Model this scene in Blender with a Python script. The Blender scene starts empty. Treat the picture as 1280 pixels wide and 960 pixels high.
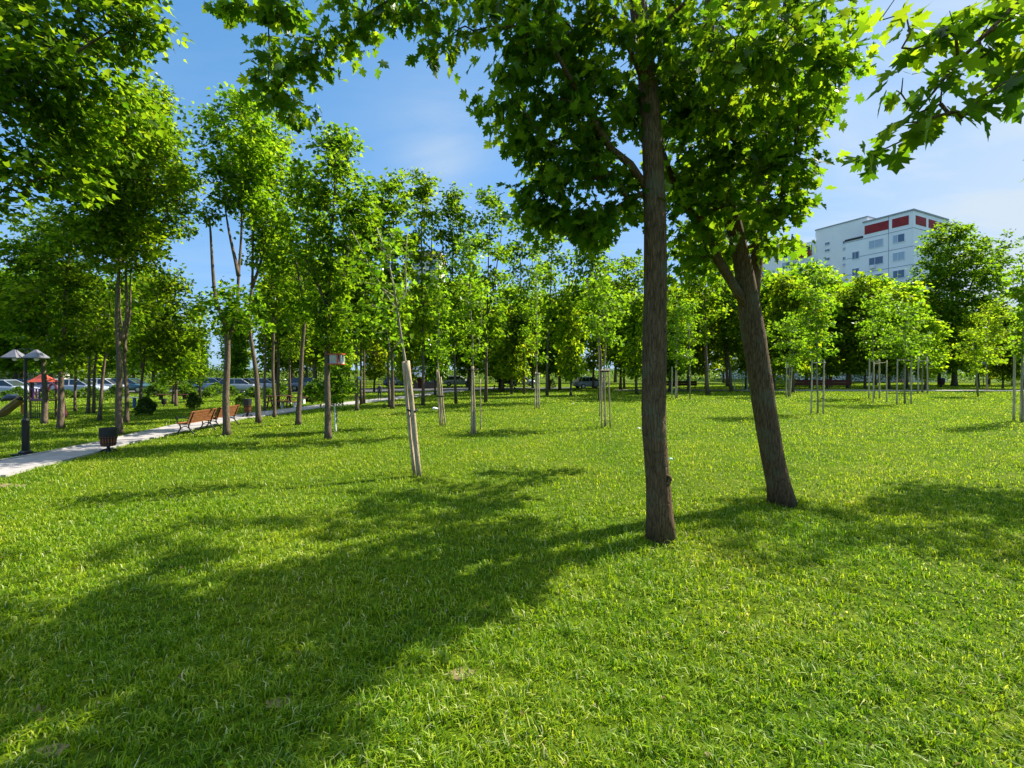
import bpy, bmesh, math, random
import numpy as np
from mathutils import Vector, Matrix

# ------------------------------------------------------------------ camera, sky, sun, exposure
sc = bpy.context.scene
COL = sc.collection
CAM_H = 2.4          # eye height
FPX, CX, HOR = 572.0, 640.0, 462.0   # focal length, centre and horizon in pixels of the photograph
K = CAM_H * FPX

cam_data = bpy.data.cameras.new('camera')
cam_data.sensor_width = 36.0
cam_data.lens = 36.0 * FPX / 1280.0
cam_data.shift_y = (HOR - 480.0) / 1280.0
cam_data.clip_start = 0.05
cam_data.clip_end = 3000.0
cam = bpy.data.objects.new('camera', cam_data)
cam.location = (0, 0, CAM_H)
cam.rotation_euler = (math.radians(90), 0, 0)
COL.objects.link(cam)
sc.camera = cam

SUN_EL = math.radians(45)
SUN_H = Vector((0.89, 0.456, 0)).normalized()      # towards the sun, on the ground
SUN_DIR = Vector((SUN_H.x * math.cos(SUN_EL), SUN_H.y * math.cos(SUN_EL), math.sin(SUN_EL)))

world = bpy.data.worlds.new('World')
sc.world = world
world.use_nodes = True
wn, wl = world.node_tree.nodes, world.node_tree.links
wn.clear()
w_out = wn.new('ShaderNodeOutputWorld')
w_bg = wn.new('ShaderNodeBackground')
w_bg.inputs['Strength'].default_value = 0.15
sky = wn.new('ShaderNodeTexSky')
sky.sky_type = 'NISHITA'
sky.sun_disc = False
sky.sun_elevation = SUN_EL
sky.sun_rotation = math.atan2(SUN_H.x, SUN_H.y)
sky.air_density = 1.0
sky.dust_density = 0.25
sky.ozone_density = 2.2
tc = wn.new('ShaderNodeTexCoord')
def wmath(op, a, b=None):
    n = wn.new('ShaderNodeMath'); n.operation = op
    for i, v in enumerate((a, b)):
        if v is None: continue
        if isinstance(v, (int, float)): n.inputs[i].default_value = v
        else: wl.new(v, n.inputs[i])
    return n.outputs[0]
sep = wn.new('ShaderNodeSeparateXYZ'); wl.new(tc.outputs['Generated'], sep.inputs[0])
zc = wmath('MAXIMUM', sep.outputs[2], 0.03)
cmb = wn.new('ShaderNodeCombineXYZ')
wl.new(wmath('MULTIPLY', wmath('DIVIDE', sep.outputs[0], zc), 0.42), cmb.inputs[0])
wl.new(wmath('MULTIPLY', wmath('DIVIDE', sep.outputs[1], zc), 1.0), cmb.inputs[1])
nz = wn.new('ShaderNodeTexNoise'); nz.inputs['Scale'].default_value = 0.75
nz.inputs['Detail'].default_value = 8; nz.inputs['Roughness'].default_value = 0.58
nz.inputs['Distortion'].default_value = 0.7
wl.new(cmb.outputs[0], nz.inputs['Vector'])
rmp = wn.new('ShaderNodeValToRGB')
rmp.color_ramp.elements[0].position = 0.42; rmp.color_ramp.elements[0].color = (0, 0, 0, 1)
rmp.color_ramp.elements[1].position = 0.74; rmp.color_ramp.elements[1].color = (1, 1, 1, 1)
wl.new(nz.outputs['Fac'], rmp.inputs[0])
def blob(px, py, power):
    d = Vector(((px - CX) / FPX, 1.0, (HOR - py) / FPX)).normalized()
    n = wn.new('ShaderNodeVectorMath'); n.operation = 'DOT_PRODUCT'
    nn = wn.new('ShaderNodeVectorMath'); nn.operation = 'NORMALIZE'
    wl.new(tc.outputs['Generated'], nn.inputs[0]); wl.new(nn.outputs[0], n.inputs[0])
    n.inputs[1].default_value = d
    return wmath('POWER', wmath('MAXIMUM', n.outputs['Value'], 0.0), power)
veil = wmath('MULTIPLY', blob(1420, 300, 14), 0.8)          # thin cloud veil low on the sunny side
wisps = wmath('MULTIPLY', rmp.outputs[0], wmath('ADD', 0.22, wmath('ADD', wmath('MULTIPLY', blob(550, 192, 260), 1.0), wmath('MULTIPLY', blob(1120, 170, 14), 0.7))))
cl = wmath('MINIMUM', wmath('ADD', veil, wisps), 0.92)
def vmath(op, a, b):
    n = wn.new('ShaderNodeVectorMath'); n.operation = op
    for i, v in enumerate((a, b)):
        if isinstance(v, tuple): n.inputs[i].default_value = v
        else: wl.new(v, n.inputs[i])
    return n.outputs[0]
pre = vmath('MULTIPLY', sky.outputs[0], (0.56, 0.88, 0.93))
soft = vmath('DIVIDE', pre, vmath('ADD', vmath('MULTIPLY', pre, (0.62, 0.46, 0.26)), (1.0, 1.0, 1.0)))
hs = wn.new('ShaderNodeHueSaturation'); hs.inputs['Saturation'].default_value = 1.1
wl.new(soft, hs.inputs['Color'])
mixc = wn.new('ShaderNodeMix'); mixc.data_type = 'RGBA'
wl.new(cl, mixc.inputs[0]); wl.new(hs.outputs[0], mixc.inputs[6])
mixc.inputs[7].default_value = (1.55, 1.80, 2.0, 1)
# added fill: bright white overhead, out of view, lifts the shade on the lawn
zen_fill = wn.new('ShaderNodeMapRange'); zen_fill.interpolation_type = 'SMOOTHSTEP'
zen_fill.inputs['From Min'].default_value = 0.72; zen_fill.inputs['From Max'].default_value = 0.92
wl.new(sep.outputs[2], zen_fill.inputs['Value'])
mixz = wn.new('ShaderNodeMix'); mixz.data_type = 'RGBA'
wl.new(wmath('MULTIPLY', zen_fill.outputs[0], wmath('ADD', 0.45, wmath('MULTIPLY', nz.outputs['Fac'], 0.9))), mixz.inputs[0])
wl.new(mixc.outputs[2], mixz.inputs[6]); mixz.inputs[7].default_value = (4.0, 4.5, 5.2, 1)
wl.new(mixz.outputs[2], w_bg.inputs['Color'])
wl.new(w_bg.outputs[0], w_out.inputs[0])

sun_data = bpy.data.lights.new('sun', 'SUN')
sun_data.energy = 4.0
sun_data.angle = math.radians(0.5)
sun_data.color = (1.0, 0.93, 0.80)
sun = bpy.data.objects.new('sun', sun_data)
sun.rotation_euler = (-SUN_DIR).to_track_quat('-Z', 'Y').to_euler()
COL.objects.link(sun)

sc.view_settings.view_transform = 'Standard'
sc.view_settings.look = 'None'
sc.view_settings.exposure = 1.62
sc.view_settings.gamma = 1.0
sc.render.engine = 'CYCLES'
sc.cycles.max_bounces = 8
sc.cycles.diffuse_bounces = 4
sc.cycles.transmission_bounces = 6
sc.cycles.use_denoising = True
sc.cycles.use_adaptive_sampling = True
sc.cycles.caustics_reflective = False
sc.cycles.caustics_refractive = False

# ------------------------------------------------------------------ helpers
def depth(by): return K / (by - HOR)
def at(px, py, d): return Vector(((px - CX) / FPX * d, d, CAM_H - (py - HOR) / FPX * d))
def gx(px, d): return (px - CX) / FPX * d

class MB:
    """collects shapes into one mesh"""
    def __init__(s): s.v, s.f, s.m = [], [], []
    def add(s, verts, faces, mi=0):
        o = len(s.v); s.v += [tuple(v) for v in verts]
        s.f += [tuple(i + o for i in f) for f in faces]; s.m += [mi] * len(faces)
    def box(s, c, size, rz=0.0, mi=0, taper=1.0, bev=0.0):
        x, y, z = size[0] / 2, size[1] / 2, size[2] / 2
        if bev > 0:
            bm = bmesh.new(); bmesh.ops.create_cube(bm, size=1)
            for v in bm.verts: v.co = Vector((v.co.x * size[0], v.co.y * size[1], v.co.z * size[2]))
            bmesh.ops.bevel(bm, geom=bm.edges[:], offset=bev, segments=2, affect='EDGES', profile=0.5)
            bm.verts.index_update()
            vs = [v.co.copy() for v in bm.verts]; fs = [tuple(v.index for v in f.verts) for f in bm.faces]; bm.free()
        else:
            vs = [Vector((a * x * (taper if cz > 0 else 1), b * y * (taper if cz > 0 else 1), cz * z)) for cz in (-1, 1) for a, b in ((-1, -1), (1, -1), (1, 1), (-1, 1))]
            fs = [(3, 2, 1, 0), (4, 5, 6, 7), (0, 1, 5, 4), (1, 2, 6, 5), (2, 3, 7, 6), (3, 0, 4, 7)]
        r = Matrix.Rotation(rz, 3, 'Z')
        s.add([r @ v + Vector(c) for v in vs], fs, mi)
    def tube(s, pts, rad, n=8, mi=0, cap=True, wob=0.0, rng=None):
        pts = [Vector(p) for p in pts]
        if not hasattr(rad, '__len__'): rad = [rad] * len(pts)
        o = len(s.v); up = None
        for i, p in enumerate(pts):
            t = (pts[min(i + 1, len(pts) - 1)] - pts[max(i - 1, 0)])
            t = t.normalized() if t.length > 1e-9 else Vector((0, 0, 1))
            if up is None:
                up = t.orthogonal().normalized()
            else:
                up = up - t * up.dot(t)
                up = up.normalized() if up.length > 1e-6 else t.orthogonal().normalized()
            b = t.cross(up)
            for k in range(n):
                a = 2 * math.pi * k / n
                r = rad[i] * (1 + (rng.uniform(-wob, wob) if wob and rng else 0))
                s.v.append(tuple(p + (up * math.cos(a) + b * math.sin(a)) * r))
        for i in range(len(pts) - 1):
            for k in range(n):
                a = o + i * n + k; c = o + i * n + (k + 1) % n
                s.f.append((a, c, c + n, a + n)); s.m.append(mi)
        if cap:
            s.f.append(tuple(o + k for k in range(n))[::-1]); s.m.append(mi)
            s.f.append(tuple(o + (len(pts) - 1) * n + k for k in range(n))); s.m.append(mi)
    def lathe(s, prof, n=16, c=(0, 0, 0), mi=0):
        o = len(s.v)
        for r, z in prof:
            for k in range(n):
                a = 2 * math.pi * k / n
                s.v.append((c[0] + r * math.cos(a), c[1] + r * math.sin(a), c[2] + z))
        for i in range(len(prof) - 1):
            for k in range(n):
                a = o + i * n + k; b = o + i * n + (k + 1) % n
                s.f.append((a, b, b + n, a + n)); s.m.append(mi)
        s.f.append(tuple(o + k for k in range(n))[::-1]); s.m.append(mi)
        s.f.append(tuple(o + (len(prof) - 1) * n + k for k in range(n))); s.m.append(mi)
    def build(s, name, mat, parent=None, smooth=False, loc=None):
        me = bpy.data.meshes.new(name)
        me.from_pydata(s.v, [], s.f)
        mats = mat if isinstance(mat, (list, tuple)) else [mat]
        for m in mats: me.materials.append(m)
        if len(mats) > 1: me.polygons.foreach_set('material_index', s.m)
        if smooth: me.polygons.foreach_set('use_smooth', [True] * len(me.polygons))
        me.update()
        return link(name, me, parent, loc)

def link(name, me, parent=None, loc=None):
    o = bpy.data.objects.new(name, me); COL.objects.link(o)
    if parent: o.parent = parent
    if loc is not None: o.location = loc
    return o

def fast_mesh(name, verts, loops, counts, mat, smooth=False):
    """verts (N,3), loops flat vertex indices, counts loop count per face"""
    me = bpy.data.meshes.new(name)
    verts = np.ascontiguousarray(verts, dtype=np.float32)
    me.vertices.add(len(verts)); me.vertices.foreach_set('co', verts.ravel())
    me.loops.add(len(loops)); me.loops.foreach_set('vertex_index', np.asarray(loops, dtype=np.int32))
    me.polygons.add(len(counts))
    starts = np.concatenate(([0], np.cumsum(counts)[:-1])).astype(np.int32)
    me.polygons.foreach_set('loop_start', starts)
    if smooth: me.polygons.foreach_set('use_smooth', np.ones(len(counts), dtype=bool))
    me.materials.append(mat)
    me.update(calc_edges=True); me.validate()
    return me

def empty(name, loc=(0, 0, 0), rz=0.0):
    o = bpy.data.objects.new(name, None); COL.objects.link(o)
    o.empty_display_size = 0.2; o.location = loc; o.rotation_euler = (0, 0, rz)
    return o
def tag(o, label, cat, group=None, kind=None):
    if label: o['label'] = label
    if cat: o['category'] = cat
    if group: o['group'] = group
    if kind: o['kind'] = kind
    return o
def copy_tree(o, parent=None):
    c = o.copy(); COL.objects.link(c); c.parent = parent
    for ch in list(o.children): copy_tree(ch, c)
    return c

# ------------------------------------------------------------------ materials
def mat_new(name):
    m = bpy.data.materials.new(name); m.use_nodes = True
    nt = m.node_tree; nt.nodes.clear()
    return m, nt.nodes, nt.links
def ramp(n, stops):
    r = n.new('ShaderNodeValToRGB'); e = r.color_ramp.elements
    while len(e) < len(stops): e.new(0.5)
    for i, (p, c) in enumerate(stops): e[i].position = p; e[i].color = (*c, 1)
    return r
def simple(name, color, rough=0.6, metal=0.0, var=0.15, scale=8.0, bump=0.0, spec=0.4, objcol=False):
    """a base colour with weathering noise"""
    m, n, l = mat_new(name)
    out = n.new('ShaderNodeOutputMaterial'); p = n.new('ShaderNodeBsdfPrincipled')
    p.inputs['Roughness'].default_value = rough; p.inputs['Metallic'].default_value = metal
    p.inputs['Specular IOR Level'].default_value = spec
    t = n.new('ShaderNodeTexCoord'); z = n.new('ShaderNodeTexNoise')
    z.inputs['Scale'].default_value = scale; z.inputs['Detail'].default_value = 5
    l.new(t.outputs['Object'], z.inputs['Vector'])
    c = Vector(color)
    r = ramp(n, [(0.3, c * (1 - var)), (0.7, c * (1 + var))]); l.new(z.outputs['Fac'], r.inputs[0])
    if objcol:
        oi = n.new('ShaderNodeObjectInfo'); mx = n.new('ShaderNodeMix'); mx.data_type = 'RGBA'; mx.blend_type = 'MULTIPLY'
        mx.inputs[0].default_value = 1; l.new(r.outputs[0], mx.inputs[6]); l.new(oi.outputs['Color'], mx.inputs[7])
        l.new(mx.outputs[2], p.inputs['Base Color'])
    else: l.new(r.outputs[0], p.inputs['Base Color'])
    if bump:
        b = n.new('ShaderNodeBump'); b.inputs['Strength'].default_value = bump; b.inputs['Distance'].default_value = 0.01
        l.new(z.outputs['Fac'], b.inputs['Height']); l.new(b.outputs[0], p.inputs['Normal'])
    l.new(p.outputs[0], out.inputs[0])
    return m

def leaf_material(name, cols, trans, gloss=0.10, tw=0.58):
    """thin leaf: diffuse + translucent + a little gloss; every leaf its own tint"""
    m, n, l = mat_new(name)
    out = n.new('ShaderNodeOutputMaterial')
    g = n.new('ShaderNodeNewGeometry')
    r = ramp(n, cols); l.new(g.outputs['Random Per Island'], r.inputs[0])
    r2 = ramp(n, trans); l.new(g.outputs['Random Per Island'], r2.inputs[0])
    oi = n.new('ShaderNodeObjectInfo')
    def mul(a):
        mx = n.new('ShaderNodeMix'); mx.data_type = 'RGBA'; mx.blend_type = 'MULTIPLY'; mx.inputs[0].default_value = 1
        l.new(a, mx.inputs[6]); l.new(oi.outputs['Color'], mx.inputs[7]); return mx.outputs[2]
    d = n.new('ShaderNodeBsdfDiffuse'); t = n.new('ShaderNodeBsdfTranslucent'); gl = n.new('ShaderNodeBsdfGlossy')
    gl.inputs['Roughness'].default_value = 0.42; gl.inputs['Color'].default_value = (0.85, 0.9, 0.85, 1)
    l.new(mul(r.outputs[0]), d.inputs[0]); l.new(mul(r2.outputs[0]), t.inputs[0])
    a = n.new('ShaderNodeMixShader'); a.inputs[0].default_value = tw
    l.new(d.outputs[0], a.inputs[1]); l.new(t.outputs[0], a.inputs[2])
    fr = n.new('ShaderNodeFresnel'); fr.inputs['IOR'].default_value = 1.35
    mm = n.new('ShaderNodeMath'); mm.operation = 'MULTIPLY'; mm.inputs[1].default_value = gloss * 5; l.new(fr.outputs[0], mm.inputs[0])
    b = n.new('ShaderNodeMixShader'); l.new(mm.outputs[0], b.inputs[0])
    l.new(a.outputs[0], b.inputs[1]); l.new(gl.outputs[0], b.inputs[2])
    l.new(b.outputs[0], out.inputs[0])
    return m

M = {}
M['leaf'] = leaf_material('maple_leaf',
    [(0.0, (0.015, 0.045, 0.002)), (0.5, (0.042, 0.095, 0.003)), (1.0, (0.120, 0.190, 0.007))],
    [(0.0, (0.100, 0.240, 0.005)), (0.5, (0.210, 0.375, 0.007)), (1.0, (0.400, 0.540, 0.012))], gloss=0.010)
M['young_leaf'] = leaf_material('young_leaf',
    [(0.0, (0.070, 0.130, 0.004)), (0.5, (0.110, 0.180, 0.006)), (1.0, (0.170, 0.230, 0.010))],
    [(0.0, (0.150, 0.320, 0.006)), (0.5, (0.240, 0.430, 0.008)), (1.0, (0.380, 0.530, 0.014))], gloss=0.02)
M['grass'] = None

def grass_material():
    m, n, l = mat_new('grass_blade')
    out = n.new('ShaderNodeOutputMaterial'); g = n.new('ShaderNodeNewGeometry')
    r = ramp(n, [(0.0, (0.036, 0.108, 0.003)), (0.40, (0.122, 0.225, 0.004)), (0.75, (0.240, 0.330, 0.009)),
                 (0.93, (0.300, 0.380, 0.040)), (1.0, (0.50, 0.50, 0.26))])
    l.new(g.outputs['Random Per Island'], r.inputs[0])
    z = n.new('ShaderNodeTexNoise'); z.inputs['Scale'].default_value = 0.55; z.inputs['Detail'].default_value = 5
    l.new(g.outputs['Position'], z.inputs['Vector'])
    rz = ramp(n, [(0.32, (0.74, 0.88, 0.80)), (0.52, (1.0, 1.0, 1.0)), (0.70, (1.30, 1.12, 1.1))]); l.new(z.outputs['Fac'], rz.inputs[0])
    mx = n.new('ShaderNodeMix'); mx.data_type = 'RGBA'; mx.blend_type = 'MULTIPLY'; mx.inputs[0].default_value = 1
    l.new(r.outputs[0], mx.inputs[6]); l.new(rz.outputs[0], mx.inputs[7])
    br = n.new('ShaderNodeMix'); br.data_type = 'RGBA'; br.blend_type = 'MULTIPLY'; br.inputs[0].default_value = 1
    l.new(mx.outputs[2], br.inputs[6]); br.inputs[7].default_value = (1.75, 1.70, 0.5, 1)
    d = n.new('ShaderNodeBsdfDiffuse'); t = n.new('ShaderNodeBsdfTranslucent'); gl = n.new('ShaderNodeBsdfGlossy')
    gl.inputs['Roughness'].default_value = 0.45
    l.new(mx.outputs[2], d.inputs[0]); l.new(br.outputs[2], t.inputs[0])
    a = n.new('ShaderNodeMixShader'); a.inputs[0].default_value = 0.42
    l.new(d.outputs[0], a.inputs[1]); l.new(t.outputs[0], a.inputs[2])
    b = n.new('ShaderNodeMixShader'); b.inputs[0].default_value = 0.012
    l.new(a.outputs[0], b.inputs[1]); l.new(gl.outputs[0], b.inputs[2]); l.new(b.outputs[0], out.inputs[0])
    return m
M['grass'] = grass_material()

def bark_material(name, dark, light, lichen=0.0, scale=1.0, bump=0.8):
    m, n, l = mat_new(name)
    out = n.new('ShaderNodeOutputMaterial'); p = n.new('ShaderNodeBsdfPrincipled')
    p.inputs['Roughness'].default_value = 0.9; p.inputs['Specular IOR Level'].default_value = 0.2
    t = n.new('ShaderNodeTexCoord'); mp = n.new('ShaderNodeMapping'); mp.inputs['Scale'].default_value = (1, 1, 0.16)
    l.new(t.outputs['Object'], mp.inputs[0])
    z = n.new('ShaderNodeTexNoise'); z.inputs['Scale'].default_value = 34 * scale; z.inputs['Detail'].default_value = 6; z.inputs['Roughness'].default_value = 0.65
    l.new(mp.outputs[0], z.inputs['Vector'])
    vo = n.new('ShaderNodeTexVoronoi'); vo.feature = 'DISTANCE_TO_EDGE'; vo.inputs['Scale'].default_value = 22 * scale
    mp2 = n.new('ShaderNodeMapping'); mp2.inputs['Scale'].default_value = (1, 1, 0.22); l.new(t.outputs['Object'], mp2.inputs[0]); l.new(mp2.outputs[0], vo.inputs['Vector'])
    rr = ramp(n, [(0.0, (0.15, 0.15, 0.15)), (0.12, (1, 1, 1))]); l.new(vo.outputs['Distance'], rr.inputs[0])
    r = ramp(n, [(0.30, dark), (0.68, light)]); l.new(z.outputs['Fac'], r.inputs[0])
    mx = n.new('ShaderNodeMix'); mx.data_type = 'RGBA'; mx.blend_type = 'MULTIPLY'; mx.inputs[0].default_value = 0.32
    l.new(r.outputs[0], mx.inputs[6]); l.new(rr.outputs[0], mx.inputs[7])
    z2 = n.new('ShaderNodeTexNoise'); z2.inputs['Scale'].default_value = 3.2; z2.inputs['Detail'].default_value = 7
    l.new(t.outputs['Object'], z2.inputs['Vector'])
    lr = ramp(n, [(0.52, (0, 0, 0)), (0.66, (lichen,) * 3)]); l.new(z2.outputs['Fac'], lr.inputs[0])
    mx2 = n.new('ShaderNodeMix'); mx2.data_type = 'RGBA'; l.new(lr.outputs[0], mx2.inputs[0])
    l.new(mx.outputs[2], mx2.inputs[6]); mx2.inputs[7].default_value = (0.13, 0.125, 0.07, 1)
    l.new(mx2.outputs[2], p.inputs['Base Color'])
    ad = n.new('ShaderNodeMath'); ad.operation = 'ADD'; l.new(z.outputs['Fac'], ad.inputs[0]); l.new(rr.outputs[0], ad.inputs[1])
    b = n.new('ShaderNodeBump'); b.inputs['Strength'].default_value = bump; b.inputs['Distance'].default_value = 0.012
    l.new(ad.outputs[0], b.inputs['Height']); l.new(b.outputs[0], p.inputs['Normal'])
    l.new(p.outputs[0], out.inputs[0])
    return m
M['bark'] = bark_material('maple_bark', (0.050, 0.030, 0.014), (0.190, 0.114, 0.058), lichen=0.5, scale=1.15, bump=0.9)
M['bark_mid'] = bark_material('grey_bark', (0.075, 0.054, 0.036), (0.205, 0.150, 0.104), lichen=0.35, scale=0.8)
M['bark_young'] = bark_material('pale_bark', (0.190, 0.165, 0.110), (0.360, 0.320, 0.220), lichen=0.2, scale=1.2, bump=0.3)
M['stake_wood'] = bark_material('weathered_stake_wood', (0.270, 0.200, 0.125), (0.560, 0.440, 0.290), lichen=0.1, scale=0.9, bump=0.4)
M['stake_pale'] = bark_material('pale_stake_wood', (0.340, 0.280, 0.180), (0.620, 0.530, 0.360), lichen=0.1, scale=0.9, bump=0.4)
M['bench_wood'] = bark_material('varnished_bench_wood', (0.160, 0.055, 0.019), (0.310, 0.125, 0.045), lichen=0.0, scale=0.7, bump=0.2)
M['red_wood'] = bark_material('dark_red_wood', (0.065, 0.018, 0.014), (0.120, 0.036, 0.028), lichen=0.0, scale=0.7, bump=0.2)
M['iron'] = simple('black_cast_iron', (0.014, 0.015, 0.018), 0.45, 0.3, var=0.3)
M['lamp_black'] = simple('black_painted_steel', (0.005, 0.006, 0.008), 0.35, 0.2, var=0.3, spec=0.5)
M['lamp_grey'] = simple('grey_lamp_shade_metal', (0.17, 0.17, 0.20), 0.45, 0.25, var=0.08)
M['tie'] = simple('black_rubber_tie', (0.015, 0.014, 0.014), 0.7)
M['white_paint'] = simple('white_paint', (0.72, 0.71, 0.68), 0.55, var=0.06)
M['red_paint'] = simple('red_paint', (0.52, 0.075, 0.035), 0.45, var=0.15)
M['concrete'] = simple('path_concrete', (0.31, 0.285, 0.275), 0.9, var=0.16, scale=2.4, bump=0.25)
M['kerb'] = simple('kerb_concrete', (0.30, 0.285, 0.26), 0.9, var=0.12, scale=9, bump=0.2)
M['asphalt'] = simple('asphalt', (0.06, 0.06, 0.065), 0.9, var=0.2, scale=6, bump=0.2)

def ground_material():
    m, n, l = mat_new('lawn_ground')
    out = n.new('ShaderNodeOutputMaterial'); p = n.new('ShaderNodeBsdfPrincipled')
    p.inputs['Roughness'].default_value = 1.0; p.inputs['Specular IOR Level'].default_value = 0.05
    g = n.new('ShaderNodeNewGeometry')
    z = n.new('ShaderNodeTexNoise'); z.inputs['Scale'].default_value = 0.5; z.inputs['Detail'].default_value = 8; z.inputs['Roughness'].default_value = 0.62
    l.new(g.outputs['Position'], z.inputs['Vector'])
    r = ramp(n, [(0.30, (0.036, 0.072, 0.004)), (0.52, (0.075, 0.118, 0.006)), (0.68, (0.115, 0.145, 0.014)), (0.80, (0.14, 0.12, 0.05))])
    l.new(z.outputs['Fac'], r.inputs[0])
    z2 = n.new('ShaderNodeTexNoise'); z2.inputs['Scale'].default_value = 14; z2.inputs['Detail'].default_value = 6
    l.new(g.outputs['Position'], z2.inputs['Vector'])
    r2 = ramp(n, [(0.3, (0.45, 0.5, 0.5)), (0.65, (1.15, 1.1, 1.1))]); l.new(z2.outputs['Fac'], r2.inputs[0])
    mx = n.new('ShaderNodeMix'); mx.data_type = 'RGBA'; mx.blend_type = 'MULTIPLY'; mx.inputs[0].default_value = 1
    l.new(r.outputs[0], mx.inputs[6]); l.new(r2.outputs[0], mx.inputs[7]); l.new(mx.outputs[2], p.inputs['Base Color'])
    b = n.new('ShaderNodeBump'); b.inputs['Strength'].default_value = 0.8; b.inputs['Distance'].default_value = 0.05
    l.new(z2.outputs['Fac'], b.inputs['Height']); l.new(b.outputs[0], p.inputs['Normal'])
    l.new(p.outputs[0], out.inputs[0])
    return m
M['ground'] = ground_material()

# ------------------------------------------------------------------ ground, paths
def sheet(name, pts, z, mat, thick=0.0):
    mb = MB(); n = len(pts)
    if thick:
        mb.add([(x, y, z) for x, y in pts] + [(x, y, z - thick) for x, y in pts],
               [tuple(range(n)), tuple(range(2 * n - 1, n - 1, -1))] + [(i, n + i, n + (i + 1) % n, (i + 1) % n) for i in range(n)])
    else: mb.add([(x, y, z) for x, y in pts], [tuple(range(n))])
    o = mb.build(name, mat); o['kind'] = 'structure'
    return o
mb = MB()
xs = [-900, -300, -120, -60, -30, -15, 0, 15, 30, 60, 120, 300, 900]; ys = [-60, -5, 5, 15, 30, 60, 120, 300, 1500]
mb.add([(x, y, 0) for y in ys for x in xs], [(j * len(xs) + i, j * len(xs) + i + 1, (j + 1) * len(xs) + i + 1, (j + 1) * len(xs) + i) for j in range(len(ys) - 1) for i in range(len(xs) - 1)])
ground = mb.build('ground', M['ground']); ground['kind'] = 'structure'

# the footpath: right and left edges in metres
right_px = [(-160, 617), (0, 597), (42, 585), (110, 569), (155, 556), (200, 546), (240, 537), (300, 524.5), (360, 516), (405, 509.5), (442, 505.5), (507, 498), (535, 494), (560, 490.5), (620, 486)]
left_px = [(-160, 592), (0, 577.5), (42, 570), (125, 554), (175, 542), (220, 532), (260, 526), (300, 518.8), (360, 511.5), (405, 506), (442, 502.5), (507, 495.2), (535, 491.6), (560, 488.6), (620, 484.6)]
PR = [(gx(x, depth(y)), depth(y)) for x, y in right_px]; PL = [(gx(x, depth(y)), depth(y)) for x, y in left_px]
mb = MB(); n = len(PR); pz = 0.035
for i in range(n - 1):
    a, b, c, d = PR[i], PR[i + 1], PL[i + 1], PL[i]
    mb.add([(*a, pz), (*b, pz), (*c, pz), (*d, pz)], [(0, 1, 2, 3)])
path = mb.build('path', M['concrete']); path['kind'] = 'structure'
def edge_strip(pts, side, name):
    mb = MB()
    for i in range(len(pts) - 1):
        a, b = Vector(pts[i]), Vector(pts[i + 1]); t = (b - a).normalized(); nrm = Vector((-t.y, t.x)) * side
        q = [a, b, b + nrm * 0.10, a + nrm * 0.10]
        vs = [(p.x, p.y, 0.055) for p in q] + [(p.x, p.y, -0.02) for p in q]
        mb.add(vs, [(0, 1, 2, 3), (0, 4, 5, 1), (2, 6, 7, 3), (1, 5, 6, 2), (3, 7, 4, 0)])
    o = mb.build(name, M['kerb']); o['kind'] = 'structure'
edge_strip(PR, -1, 'path_kerb'); edge_strip(PL, 1, 'path_kerb')
# far path on the right and the car park beyond the trees on the left
sheet('far_path', [(12, 52.5), (90, 50), (90, 52.2), (12, 54.3)], 0.03, M['concrete'])
edge_strip([(26, 51.9), (58, 50.9)], -1, 'far_path_kerb')
sheet('car_park', [(-140, 44), (-14, 49), (8, 58), (8, 64), (-20, 57), (-140, 58)], 0.02, M['asphalt'])
M['earth'] = simple('trodden_earth', (0.17, 0.135, 0.06), 1.0, var=0.35, scale=10, bump=0.4)
rg = random.Random(4)
def earth_patch(cx, cy, rx, ry, z=0.004):
    pts = []
    for k in range(22):
        a = 2 * math.pi * k / 22; f = rg.uniform(0.72, 1.15)
        pts.append((cx + rx * f * math.cos(a), cy + ry * f * math.sin(a)))
    sheet('bare_earth', pts, z, M['earth'])
EARTH = [(gx(5, depth(607)), depth(607), 0.55, 0.16), (gx(577, depth(842)), depth(842), 0.10, 0.08), (gx(42, depth(886)), depth(886), 0.10, 0.05),
         (gx(66, depth(938)), depth(938), 0.09, 0.06), (gx(352, depth(878)), depth(878), 0.13, 0.07), (gx(500, depth(505)), depth(505), 0.9, 0.5)]
for e in EARTH: earth_patch(*e)

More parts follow.
